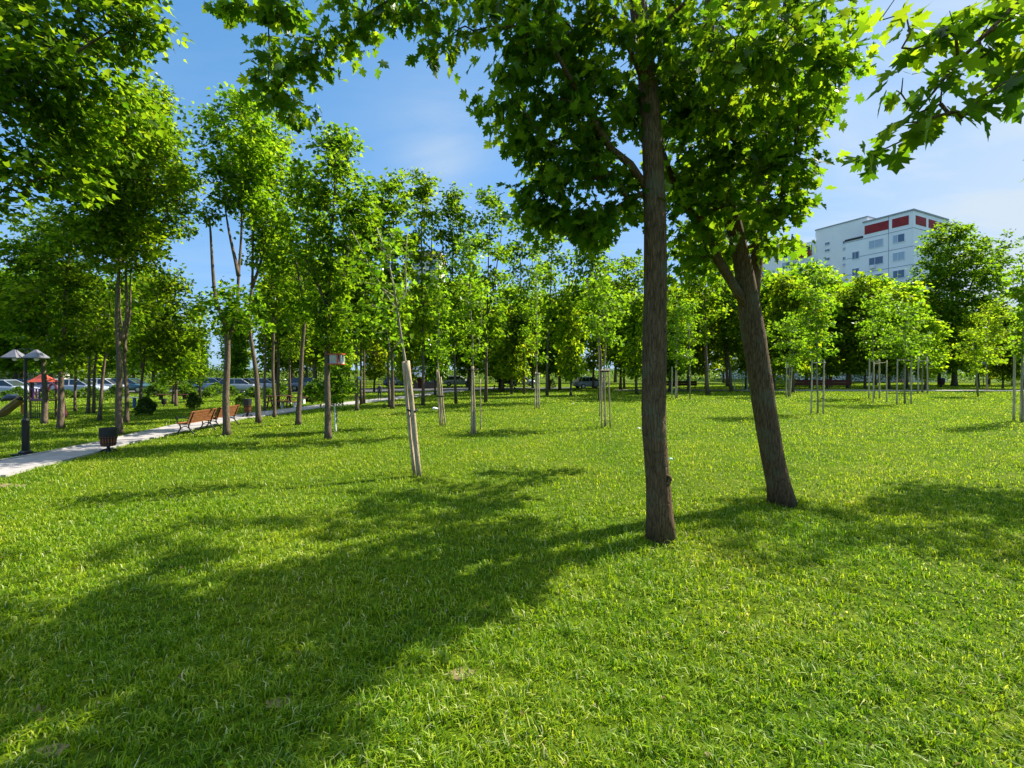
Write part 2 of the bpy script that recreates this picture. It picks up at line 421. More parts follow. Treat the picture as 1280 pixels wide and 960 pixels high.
# ------------------------------------------------------------------ lawn blades
def grass_mesh():
    rs = np.random.RandomState(7)
    V = []; 
    zones = [(1.25, 4.2, 3900, 0.0088, 0.092), (4.2, 8.5, 1900, 0.0105, 0.080), (8.5, 16, 560, 0.012, 0.085), (16, 32, 210, 0.024, 0.08), (32, 80, 75, 0.055, 0.09)]
    P = []
    for y0, y1, dens, w, L in zones:
        hw = 1.17 * y1 + 1.6
        nn = int(dens * (y1 - y0) * 2 * hw)
        x = rs.uniform(-hw, hw, nn); y = rs.uniform(y0, y1, nn)
        keep = np.abs(x) < 1.17 * y + 1.5
        x, y = x[keep], y[keep]
        # tufts: thin out between clumps
        f = (np.sin(x * 7.3 + 1.7 * np.sin(y * 5.1)) * np.sin(y * 8.9 + 1.3 * np.sin(x * 6.2 + 2)) + 0.6 * np.sin(x * 17 + y * 13) * np.sin(y * 19 - x * 11))
        keep = rs.rand(len(x)) < np.clip(0.74 + 0.42 * f, 0.14, 1)
        for ex, ey, rx, ry in EARTH:
            dd = ((x - ex) / rx) ** 2 + ((y - ey) / ry) ** 2
            keep &= (dd > 1.7) | (rs.rand(len(x)) < 0.42 + 0.30 * dd)
        # the footpath stays clear
        yr = np.array([p[1] for p in PR]); xr = np.array([p[0] for p in PR]); yl = np.array([p[1] for p in PL]); xl = np.array([p[0] for p in PL])
        o1 = np.argsort(yr); o2 = np.argsort(yl)
        keep &= ~((x < np.interp(y, yr[o1], xr[o1]) + 0.09) & (x > np.interp(y, yl[o2], xl[o2]) - 0.09) & (y < yr.max()))
        keep &= ~((y > 49.8) & (y < 54.4) & (x > 12)); keep &= ~((y > 44) & (x < -14 + (y - 49) * 2.4) & (y < 60))
        x, y, f = x[keep], y[keep], f[keep]
        k = len(x)
        g2 = np.sin(x * 1.1 + 0.7 * np.sin(y * 0.9)) * np.sin(y * 1.3 + x * 0.4)
        ln = L * (0.55 + 0.75 * rs.rand(k)) * (1 + 0.30 * f + 0.20 * g2)
        wd = w * (0.6 + 0.8 * rs.rand(k))
        th = rs.uniform(0, 2 * np.pi, k) + 0.8 * np.sin(x * 2.1) * np.cos(y * 1.7)
        bend = rs.uniform(0.35, 1.45, k)
        dx, dy = np.cos(th), np.sin(th); px, py = -dy, dx
        z0 = np.full(k, -0.006)
        a = np.stack([x - px * wd / 2, y - py * wd / 2, z0], 1); b = np.stack([x + px * wd / 2, y + py * wd / 2, z0], 1)
        mx, my, mz = x + dx * ln * 0.28 * bend, y + dy * ln * 0.28 * bend, ln * (0.60 - 0.12 * bend)
        c = np.stack([mx + px * wd * 0.42, my + py * wd * 0.42, mz], 1); d = np.stack([mx - px * wd * 0.42, my - py * wd * 0.42, mz], 1)
        tw = rs.uniform(-0.75, 0.75, k)
        tx, ty, tz = x + (dx + px * tw) * ln * 0.80 * bend, y + (dy + py * tw) * ln * 0.80 * bend, ln * (1.0 - 0.52 * bend)
        e = np.stack([tx, ty, np.maximum(tz, 0.008)], 1)
        P.append(np.stack([a, b, c, d, e], 1))
    P = np.concatenate(P, 0); k = len(P)
    base = (np.arange(k) * 5)[:, None]
    loops = (base + np.array([0, 1, 2, 3, 3, 2, 4])[None]).ravel()
    counts = np.tile([4, 3], k)
    print('grass blades', k)
    return fast_mesh('grass', P.reshape(-1, 3), loops, counts, M['grass'])
lawn = link('grass', grass_mesh()); tag(lawn, 'bright green mown lawn with tufts and paler dry blades', 'grass', kind='stuff')

# ------------------------------------------------------------------ trees
half = [(0.0, 0.02), (0.16, -0.10), (0.40, -0.08), (0.24, 0.13), (0.42, 0.24), (0.64, 0.40), (0.43, 0.42), (0.42, 0.60), (0.20, 0.47), (0.28, 0.74), (0.12, 0.78)]
LEAF_MAPLE = half + [(0.0, 1.0)] + [(-x, y) for x, y in half[:0:-1]]
LEAF_MID = [(0, 0), (0.42, 0.08), (0.50, 0.42), (0.24, 0.52), (0, 1.0), (-0.24, 0.52), (-0.50, 0.42), (-0.42, 0.08)]
LEAF_FAR = [(0, 0), (0.40, 0.42), (0, 1.0), (-0.40, 0.42)]

def leaf_mesh(name, pos, out, size, shape, rs, mat, droop=0.45, tilt=0.55, ctr=None, face=0.0):
    """many leaves as one mesh; pos (N,3), out (N,3) directions the tips lean to"""
    N = len(pos)
    t = out + rs.normal(0, 0.45, (N, 3)); t[:, 2] -= droop + rs.uniform(-0.25, 0.35, N)
    t /= np.linalg.norm(t, axis=1)[:, None] + 1e-9
    nr = np.tile(np.array([0.0, 0.0, 1.0]), (N, 1)) * (1 - 0.45 * face) + out * face + rs.normal(0, tilt, (N, 3))
    xx = np.cross(t, nr); xx /= np.linalg.norm(xx, axis=1)[:, None] + 1e-9
    nn = np.cross(xx, t)
    sh = np.array(shape); nv = len(sh)
    s = (size * rs.uniform(0.65, 1.2, N))[:, None]
    fold = rs.uniform(0.05, 0.30, N)[:, None]; curl = rs.uniform(0.0, 0.28, N)[:, None]
    wx = rs.uniform(0.85, 1.15, N)[:, None]
    if ctr is not None:                      # fan around an inner vertex so lobed outlines triangulate cleanly
        pts = np.vstack([sh, [ctr]]); 
    else: pts = sh
    lx, ly = pts[:, 0][None] * wx, pts[:, 1][None]
    lz = np.abs(lx) * fold - ly * ly * curl
    V = pos[:, None] + s[..., None] * (xx[:, None] * lx[..., None] + t[:, None] * np.broadcast_to(ly, lx.shape)[..., None] + nn[:, None] * lz[..., None])
    m = len(pts)
    base = (np.arange(N) * m)[:, None]
    if ctr is not None:
        tri = np.array([(i, (i + 1) % nv, nv) for i in range(nv)]).ravel()
        loops = (base + tri[None]).ravel(); counts = np.full(N * nv, 3)
    elif nv == 8:
        fc = np.array([0, 1, 2, 3, 4, 0, 4, 5, 6, 7]); loops = (base + fc[None]).ravel(); counts = np.full(N * 2, 5)
    else:
        fc = np.array([0, 1, 2, 0, 2, 3]); loops = (base + fc[None]).ravel(); counts = np.full(N * 2, 3)
    return fast_mesh(name, V.reshape(-1, 3), loops, counts, mat)

def spline(pts, step):
    """Catmull-Rom resample of (Vector, radius) points"""
    out = []
    for i in range(len(pts) - 1):
        p0, p1, p2, p3 = pts[max(i - 1, 0)], pts[i], pts[i + 1], pts[min(i + 2, len(pts) - 1)]
        n = max(1, int((p2[0] - p1[0]).length / step))
        for k in range(n):
            u = k / n
            q = 0.5 * ((2 * p1[0]) + (p2[0] - p0[0]) * u + (2 * p0[0] - 5 * p1[0] + 4 * p2[0] - p3[0]) * u * u + (-p0[0] + 3 * p1[0] - 3 * p2[0] + p3[0]) * u ** 3)
            out.append((q, p1[1] + (p2[1] - p1[1]) * u))
    out.append(pts[-1])
    return out

def grow(mb, stems, anchors, rng, twig=0.006, sides=5, reach=0.7, maxr=None):
    """branch skeleton: every anchor is joined to the nearest lower wood; returns the growth direction at each anchor"""
    nodes = []; par = []; rad0 = []
    for st in stems:
        for i, (p, r) in enumerate(st): nodes.append(np.array(p)); par.append(-1); rad0.append(r)
    nst = len(nodes)
    A = np.array(anchors); S = np.array(nodes)
    dmin = np.sqrt(((A[:, None] - S[None]) ** 2).sum(2)).min(1)
    order = np.argsort(dmin)
    pts = np.zeros((nst + len(A) * 6, 3)); pts[:nst] = S; n = nst
    tip = {}
    dirs = np.zeros_like(A)
    for ai in order:
        a = A[ai]
        d = a - pts[:n]; ln = np.sqrt((d ** 2).sum(1)) + 1e-6
        cost = ln * (1 + 0.9 * np.clip(0.25 - d[:, 2] / ln, 0, 2))
        j = int(np.argmin(cost)); p = pts[j]; L = ln[j]
        k = min(4, int(L / reach))
        prev = j
        for q in range(1, k + 1):
            u = q / (k + 1)
            w = p + (a - p) * u + np.array([rng.uniform(-1, 1), rng.uniform(-1, 1), rng.uniform(-0.3, 1) + 1.2 * math.sin(u * 3.14)]) * 0.06 * L
            pts[n] = w; par.append(prev); prev = n; n += 1
        pts[n] = a; par.append(prev); tip[n] = ai; n += 1
        e = a - pts[prev]; dirs[ai] = e / (np.linalg.norm(e) + 1e-6)
    r2 = np.zeros(n)
    for i in range(n - 1, nst - 1, -1):
        r2[i] += twig ** 2 if i in tip else 0
        if r2[i] == 0: r2[i] = twig ** 2
        if par[i] >= 0: r2[par[i]] += r2[i]
    rr = np.sqrt(r2)
    for i in range(nst, n):
        j = par[i]; r1 = rr[i]
        r0 = rr[i] * 1.15 if j < nst else min(rr[j], rr[i] * 1.6)
        if j < nst: r0 = min(r0, rad0[j] * 0.9); r1 = min(r1, r0)
        mb.tube([pts[j], pts[i]], [r0, r1], n=sides if r1 < 0.02 else 6, cap=False)
    return dirs

def blob_anchors(rng, blobs, per):
    out = []; cid = []
    for bi, (c, r) in enumerate(blobs):
        n = max(3, int(per * (r[0] * r[1] * r[2]) ** (2 / 3) * (0.19 if per > 35 and per < 60 and c.z > 7.6 else 0.45 if per > 35 and per < 60 and c.y > 1.2 else 1)))
        for _ in range(n):
            while True:
                v = Vector((rng.uniform(-1, 1), rng.uniform(-1, 1), rng.uniform(-1, 1)))
                if 0.25 < v.length < 1: break
            v = v.normalized() * v.length ** 0.6
            out.append((c[0] + v.x * r[0], c[1] + v.y * r[1], c[2] + v.z * r[2])); cid.append(bi)
    return out, cid

def make_tree(name, label, cat, base, stems, blobs, rng_seed, per=7.0, leaves=26, sigma=0.22, size=0.15, shape='mid', mat='leaf', bark='bark_mid',
              tint=(1, 1, 1), group=None, sides=9, twig=0.006, droop=0.45, flare=True, bare=0.0, reach=0.7):
    """stems: lists of (world point, radius); blobs: (centre, radii) of the foliage clumps; base: where it stands"""
    rng = random.Random(rng_seed); rs = np.random.RandomState(rng_seed)
    root = empty(name, base); b = Vector(base)
    tag(root, label, cat, group)
    mb = MB(); st_l = []
    for si, st in enumerate(stems):
        pts = spline([(Vector(p) - b, r) for p, r in st], 0.35 if shape != 'far' else 1.2)
        ph = [rng.uniform(0, 6) for _ in range(4)]
        pts = [(p + Vector((math.sin(p.z * 1.7 + ph[0]), math.sin(p.z * 1.5 + ph[1]), 0)) * 0.02 * min(1, p.z), r) for p, r in pts]
        rad = [r for p, r in pts]
        if flare and si == 0:
            rad = [r * (1 + (0.24 if r > .12 else .3) * math.exp(-max(p.z, 0) / 0.12)) for p, r in pts]
            pts[0] = (pts[0][0] + Vector((0, 0, -0.05)), pts[0][1])
        mb.tube([p for p, r in pts], rad, n=sides, wob=0.045, rng=rng)
        st_l.append(pts)
    if blobs:
        lb = [(Vector(c) - b, r) for c, r in blobs]
        anchors, cid = blob_anchors(rng, lb, per)
        zlow = min(a[2] for a in anchors) - 1.2
        gs = [[(p, r) for p, r in st if p.z > min(zlow, 0.75 * st[-1][0].z) and p.z > 0.6] for st in st_l]
        gs = [g for g in gs if g] or [st_l[0][-2:]]
        dirs = grow(mb, gs, anchors, rng, twig=twig, reach=reach)
        A = np.array(anchors); k = len(A)
        cnt = np.maximum(1, (leaves * rs.uniform(0.5, 1.5, k))).astype(int)
        if bare: cnt[rs.rand(k) < bare] = 0
        idx = np.repeat(np.arange(k), cnt)
        jit = rs.normal(0, 1, (len(idx), 3)) * np.array([sigma, sigma, sigma * 0.62])
        back = rs.uniform(-0.9, 0.25, len(idx))[:, None] * sigma * 1.6
        pos = A[idx] + jit + dirs[idx] * back
        cc = np.array([[*lb[c][0]] for c in cid])[idx]
        out = pos - cc; out[:, 2] *= 0.3
        out = out / (np.linalg.norm(out, axis=1)[:, None] + 1e-6) * 0.7 + dirs[idx] * 0.5
        keep = pos[:, 2] > 0.05
        pos, out = pos[keep], out[keep]
        shp, ctr = {'maple': (LEAF_MAPLE, (0, 0.34)), 'mid': (LEAF_MID, None), 'far': (LEAF_FAR, None)}[shape]
        me = leaf_mesh('crown', pos, out, size, shp, rs, M[mat], droop=droop + (.35 if shape == 'maple' else 0), ctr=ctr, face=.9 if shape == 'maple' else .25)
        cr = link('crown', me, root); cr.color = (*tint, 1)
    tr = mb.build('trunk', M[bark], root, smooth=True)
    return root

def profile_blobs(rng, d, cx, ytop, ybot, hw, n, br=0.42, yscale=1.0):
    """foliage clumps of a crown seen at distance d, its outline given in photo pixels"""
    out = []
    c = at(cx, (ytop + ybot) / 2, d); H = (ybot - ytop) / FPX * d; R = hw / FPX * d
    for i in range(n):
        t = (i + rng.uniform(0.15, 0.85)) / n
        prof = min(1, 2.6 * t + 0.32) * min(1.0, 0.45 + 1.9 * (1 - t))
        a = i * 2.4 + rng.uniform(-0.5, 0.5)
        rr = R * prof * rng.uniform(0.25, 0.72)
        r = R * br * rng.uniform(0.75, 1.25) * (0.62 + 0.38 * prof)
        z = at(cx, ytop, d).z - t * H
        z = min(z, at(cx, ytop, d).z - r * 0.5)
        out.append((Vector((c.x + rr * math.cos(a), d + rr * math.sin(a) * yscale, z)), (r, r, r * 0.8)))
    return out
def pst(path, d, r0, r1, dy=0.0):
    """stem through photo pixels at distance d (leaning dy metres away at its top)"""
    n = len(path)
    return [(at(x, y, d + dy * i / max(1, n - 1)), r0 + (r1 - r0) * i / max(1, n - 1)) for i, (x, y) in enumerate(path)]

# --- the two big maples in front
d1 = depth(675)
u = d1 / FPX
stem1 = [(at(826, 678, d1), 16.0 * u), (at(823, 600, d1), 15.0 * u), (at(819, 540, d1), 14.8 * u), (at(817, 430, d1), 14.6 * u), (at(819, 330, d1), 13.6 * u), (at(819, 240, d1), 13.0 * u), (at(811, 130, d1), 11.4 * u),
         (at(797, 0, d1), 10.4 * u), (at(785, -130, d1 + .1), 8 * u), (at(780, -300, d1 + .2), 4.5 * u), (at(775, -420, d1 + .2), 2 * u)]
limb1 = [(at(812, 238, d1), 5.2 * u), (at(790, 205, d1 - .1), 4.6 * u), (at(765, 185, d1 - .2), 4 * u), (at(730, 130, d1 - .4), 3 * u), (at(690, 60, d1 - .7), 2 * u)]
limb1b = [(at(808, 110, d1), 3.2 * u), (at(770, 20, d1 - .3), 3 * u), (at(700, -70, d1 - .7), 2.8 * u), (at(600, -60, d1 - .3), 2.8 * u), (at(470, -35, d1 - .2), 2.0 * u), (at(350, -15, d1 - .2), 1.2 * u), (at(338, 60, d1 - .2), .6 * u), (at(345, 110, d1 - .2), .4 * u)]
limb1c = [(at(806, 90, d1), 2.4 * u), (at(830, 30, d1 - .5), 2.0 * u), (at(880, -20, d1 - 1.1), 2.2 * u)]
B1 = []
for x, y, d, r in [(650, 60, 5.7, 40), (646, 112, 6.0, 42), (700, 30, 5.9, 50), (690, 95, 6.3, 55), (650, 175, 6.4, 26), (690, 165, 6.2, 50), (668, 235, 6.4, 40), (716, 225, 6.5, 55),
                   (740, 130, 6.6, 55), (745, 60, 6.0, 45), (768, 190, 7.1, 46), (735, 268, 6.4, 32), (778, 262, 6.9, 38), (805, 20, 7.2, 45), (842, 52, 6.0, 30), (800, 48, 5.9, 16), (770, 20, 5.8, 24), (850, 55, 6.9, 50), (668, 272, 6.4, 24), (708, 285, 6.6, 22), (745, 288, 6.7, 20), (850, 140, 6.9, 50), (690, 270, 6.3, 22),
                   (700, -60, 6.0, 80), (800, -80, 6.2, 90), (640, -50, 5.6, 60), (760, -200, 6.5, 100), (850, -200, 6.4, 90), (690, -160, 6.9, 80), (800, -330, 6.6, 90), (720, -290, 6.4, 70), (640, -160, 5.8, 50),
                   (560, 14, 6.2, 26), (588, 46, 6.2, 18), (528, 24, 6.2, 18), (548, 68, 6.2, 9), (505, 8, 6.2, 20), (458, 20, 6.2, 18), (425, 12, 6.2, 22), (436, 52, 6.2, 15), (400, 52, 6.2, 12), (362, 12, 6.2, 16), (392, 84, 6.2, 6),
                   (342, 70, 6.2, 6), (338, 96, 6.2, 5), (347, 118, 6.2, 6), (362, 142, 6.2, 5), (332, 8, 6.2, 9), (284, 5, 6.2, 5), (540, -60, 6.2, 50), (420, -60, 6.2, 45)]:
    B1.append((at(x, y, d), (r * d / FPX,) * 3))
maple1 = make_tree('maple_tree', 'large maple with straight dark trunk and a knot, the nearest tree', 'tree', at(826, 675, d1), [stem1, limb1, limb1b, limb1c], B1, 11,
          per=42, leaves=24, sigma=0.135, size=0.142, shape='maple', bark='bark', sides=24, twig=0.0045, droop=0.55, reach=0.5)

kp = at(830, 597, d1) + Vector((-.01, -.150, 0)) - maple1.location
m = MB(); m.tube([kp + Vector((.045 * math.cos(a * .4488) , -.012 * math.cos(a * .4488), .065 * math.sin(a * .4488))) for a in range(15)], [.020 + .006 * math.sin(a * 1.3) for a in range(15)], n=7)
m.lathe([(.03, -.012), (.016, .0)], 8, c=(kp.x, kp.y, kp.z)); m.build('knot', M['bark'], maple1, smooth=True)
d2 = depth(630)
u = d2 / FPX
stem2 = [(at(979, 634, d2), 14.2 * u), (at(966, 570, d2), 13.4 * u), (at(955, 500, d2), 13.2 * u), (at(941, 420, d2), 13.6 * u), (at(934, 368, d2), 12.2 * u), (at(926, 315, d2 - .1), 9.5 * u), (at(905, 235, d2 - .2), 9.5 * u), (at(888, 170, d2 - .3), 9 * u), (at(885, 90, d2 - .3), 7.5 * u),
         (at(890, -40, d2 - .2), 6 * u), (at(895, -220, d2), 3 * u)]
stem2b = [(at(939, 395, d2), 7.5 * u), (at(947, 340, d2 + .1), 7.0 * u), (at(950, 270, d2 + .3), 7.5 * u), (at(965, 170, d2 + .4), 6 * u), (at(980, 60, d2 + .4), 4.6 * u), (at(985, -120, d2 + .3), 2.5 * u)]
limb2 = [(at(936, 392, d2), 5.4 * u), (at(916, 358, d2 - .1), 5.6 * u), (at(893, 318, d2 - .2), 5.6 * u), (at(872, 275, d2 - .3), 5 * u), (at(853, 250, d2 - .3), 4.2 * u), (at(830, 190, d2 - .3), 2.6 * u)]
B2 = []
for x, y, d, r in [(1010, 30, 5.6, 45), (1030, 72, 5.9, 34), (960, 30, 5.4, 55), (915, 40, 5.2, 46), (985, 95, 6.2, 50), (925, 105, 6.0, 50), (870, 95, 6.8, 50), (1000, 140, 6.9, 32), (955, 160, 6.8, 50), (890, 165, 7.2, 48), (985, 195, 7.2, 24),
                   (940, 222, 7.2, 48), (985, 235, 7.3, 22), (880, 230, 7.6, 48), (850, 190, 7.8, 44), (972, 258, 7.4, 26), (905, 278, 8.6, 40), (862, 290, 7.9, 38), (975, 300, 7.7, 18), (895, 325, 9.0, 24), (850, 335, 8.6, 26), (990, 245, 7.6, 18), (985, 275, 7.4, 20), (1000, 215, 7.2, 22), (975, 318, 8.8, 16),
                   (940, 10, 7.6, 70), (1000, -40, 6.4, 80), (900, -60, 6.8, 90), (960, -170, 7.6, 100), (1030, -120, 7.4, 70), (880, -230, 7.8, 90), (1000, -260, 8.2, 80), (930, -330, 8.0, 80), (950, 100, 8.8, 60), (880, 60, 9.2, 70), (1000, -60, 9.6, 80), (900, -100, 10, 90), (880, 250, 10.6, 40), (930, 180, 11.2, 48), (860, 160, 11.2, 44), (910, 120, 11.8, 48), (960, 120, 10.8, 40), (870, 60, 11.4, 50), (930, 40, 11.6, 50), (900, 270, 11.0, 30), (850, 215, 11.6, 32), (890, 330, 13, 26), (905, 250, 13.2, 40), (870, 200, 13.2, 36), (925, 200, 12.8, 36), (1005, 110, 7.6, 40), (1000, 60, 8.4, 45), (1020, -10, 8.6, 60)]:
    B2.append((at(x, y, d), (r * d / FPX,) * 3))
make_tree('maple_tree', 'large leaning maple with forked dark trunk, behind the nearest trunk', 'tree', at(980, 630, d2), [stem2, stem2b, limb2], B2, 12,
          per=44, leaves=20, sigma=0.165, size=0.15, shape='maple', bark='bark', sides=22, twig=0.0045, droop=0.55, reach=0.5)

# --- maple outside the frame on the right: one low branch hangs into the picture
RB = []
for x, y, d, r in [(1265, 20, 2.5, 42), (1225, 50, 2.45, 40), (1190, 35, 2.5, 38), (1160, 75, 2.5, 34), (1245, 90, 2.4, 36), (1205, 105, 2.4, 36), (1165, 125, 2.4, 34), (1135, 165, 2.4, 28), (1112, 190, 2.4, 20), (1180, 150, 2.35, 22), (1120, 60, 2.55, 26), (1130, 20, 2.6, 30), (1285, 70, 2.4, 34), (1145, 105, 2.4, 22), (1235, 5, 2.6, 36), (1310, 20, 2.5, 50)]:
    RB.append((at(x, y, d), (r * d / FPX,) * 3))
for x, y, z, r in [(6.6, 3.2, 6.5, 1.1), (7.6, 3.0, 5.6, 1.1), (6.2, 4.2, 5.6, 0.9), (7.2, 4.2, 6.8, 1.0), (6.8, 2.3, 7.4, 1.0), (7.6, 3.6, 7.6, 0.9)]:
    RB.append((Vector((x, y, z)), (r, r, r * .8)))
stR = [(Vector((7.2, 3.3, 0)), .14), (Vector((7.15, 3.3, 2.0)), .125), (Vector((7.1, 3.3, 4.0)), .11), (Vector((7.0, 3.2, 6.0)), .07), (Vector((6.9, 3.1, 7.8)), .03)]
lmR = [(Vector((7.12, 3.3, 3.4)), .05), (Vector((5.6, 3.0, 4.3)), .04), (Vector((4.0, 2.7, 4.75)), .028), (at(1330, -50, 2.55), .018), (at(1270, 10, 2.45), .011), (at(1205, 75, 2.42), .008), (at(1150, 140, 2.4), .005)]
make_tree('maple_tree', 'maple of which one leafy branch hangs in at the upper right', 'tree', (7.2, 3.3, 0), [stR, lmR], RB, 13,
          per=150, leaves=5, sigma=0.045, size=0.108, shape='maple', bark='bark', sides=14, twig=0.0022, droop=0.5, reach=0.25)
# maple that shades the lawn on the right, outside the frame
SB = []
for x, y, z, r in [(15.6, 10.5, 8.5, 1.3), (16.5, 9.6, 7.2, 1.2), (15.4, 11.4, 6.6, 1.0), (16.8, 11.3, 8.2, 1.2), (15.8, 9.6, 9.6, 1.1), (16.2, 10.6, 10.6, 1.0), (15.0, 10.3, 7.6, .9), (16.4, 8.8, 8.6, .9), (15.9, 8.3, 7.0, .8), (16.2, 12.2, 9.3, 1.0), (14.4, 10.8, 6.4, .9), (14.2, 11.2, 7.6, .9), (14.8, 11.8, 8.4, .9), (17.5, 12, 7.5, 1.2), (18, 10, 8, 1.2), (15.2, 12.6, 7.4, .8), (14.5, 11.5, 10, .8), (14.3, 10.6, 9.2, .7), (14.9, 12.0, 9.0, .8), (13.5, 12.4, 10.6, .7), (13.9, 12.8, 11.2, .8), (13.8, 12.0, 11.8, .8), (14.4, 12.4, 10.8, .8), (14.2, 11.6, 12.0, .8), (14.2, 13.2, 10.8, .7), (11.8, 10.4, 4.5, .5), (12.1, 10.6, 3.9, .45), (12.6, 10.2, 5.0, .6), (12.5, 10.0, 4.2, .5), (13, 9.6, 4.6, .5), (13.2, 10.6, 4.0, .5)]:
    SB.append((Vector((x, y, z)), (r, r, r * .8)))
make_tree('maple_tree', 'maple just outside the right edge that shades the lawn', 'tree', (16, 10.5, 0), [[(Vector((16, 10.5, 0)), .15), (Vector((16, 10.5, 4)), .12), (Vector((15.6, 10.9, 8)), .08), (Vector((14.6, 11.9, 11.4)), .02)]], SB, 14, per=12, leaves=26, sigma=.18, size=.16)

# --- tree at the left edge whose crown fills the upper left corner
LB = []
for x, y, d, r in [(20, 40, 10.0, 50), (80, 20, 10.5, 52), (70, 85, 9.8, 50), (130, 40, 10.5, 46), (20, 120, 10, 46), (120, 100, 10.4, 44), (185, 18, 10.8, 32), (205, 40, 10.8, 16), (60, 160, 10.4, 48), (10, 200, 9.8, 44), (110, 165, 11, 38), (70, 225, 10.8, 38), (20, 262, 10.2, 26), (150, 140, 11, 26),
                   (-60, 60, 10, 70), (-50, 170, 10, 60), (-20, -60, 10, 70), (90, -60, 10.5, 70), (170, -50, 10.8, 50), (-80, -40, 11, 70), (40, -150, 10.5, 80), (-40, -220, 11, 70), (130, 185, 11.2, 22)]:
    LB.append((at(x, y, d), (r * d / FPX, r * d / FPX, r * d / FPX * .7)))
bL = Vector((-12.3, 10.4, 0))
make_tree('maple_tree', 'tall maple at the left edge filling the upper left corner with leaves', 'tree', bL,
          [[(bL, .17), (bL + Vector((.05, 0, 3)), .15), (bL + Vector((0.2, 0, 6)), .12), (bL + Vector((.4, 0, 10)), .08), (bL + Vector((.6, 0, 14)), .03)],
           [(bL + Vector((.1, 0, 4.5)), .07), (at(-30, 155, 10.2), .06), (at(5, 128, 10.2), .055), (at(40, 106, 10.2), .045), (at(90, 70, 10.3), .03), (at(150, 30, 10.5), .015)]], LB, 15,
          per=24, leaves=42, sigma=.22, size=.165, shape='mid', bark='bark_mid', sides=12)

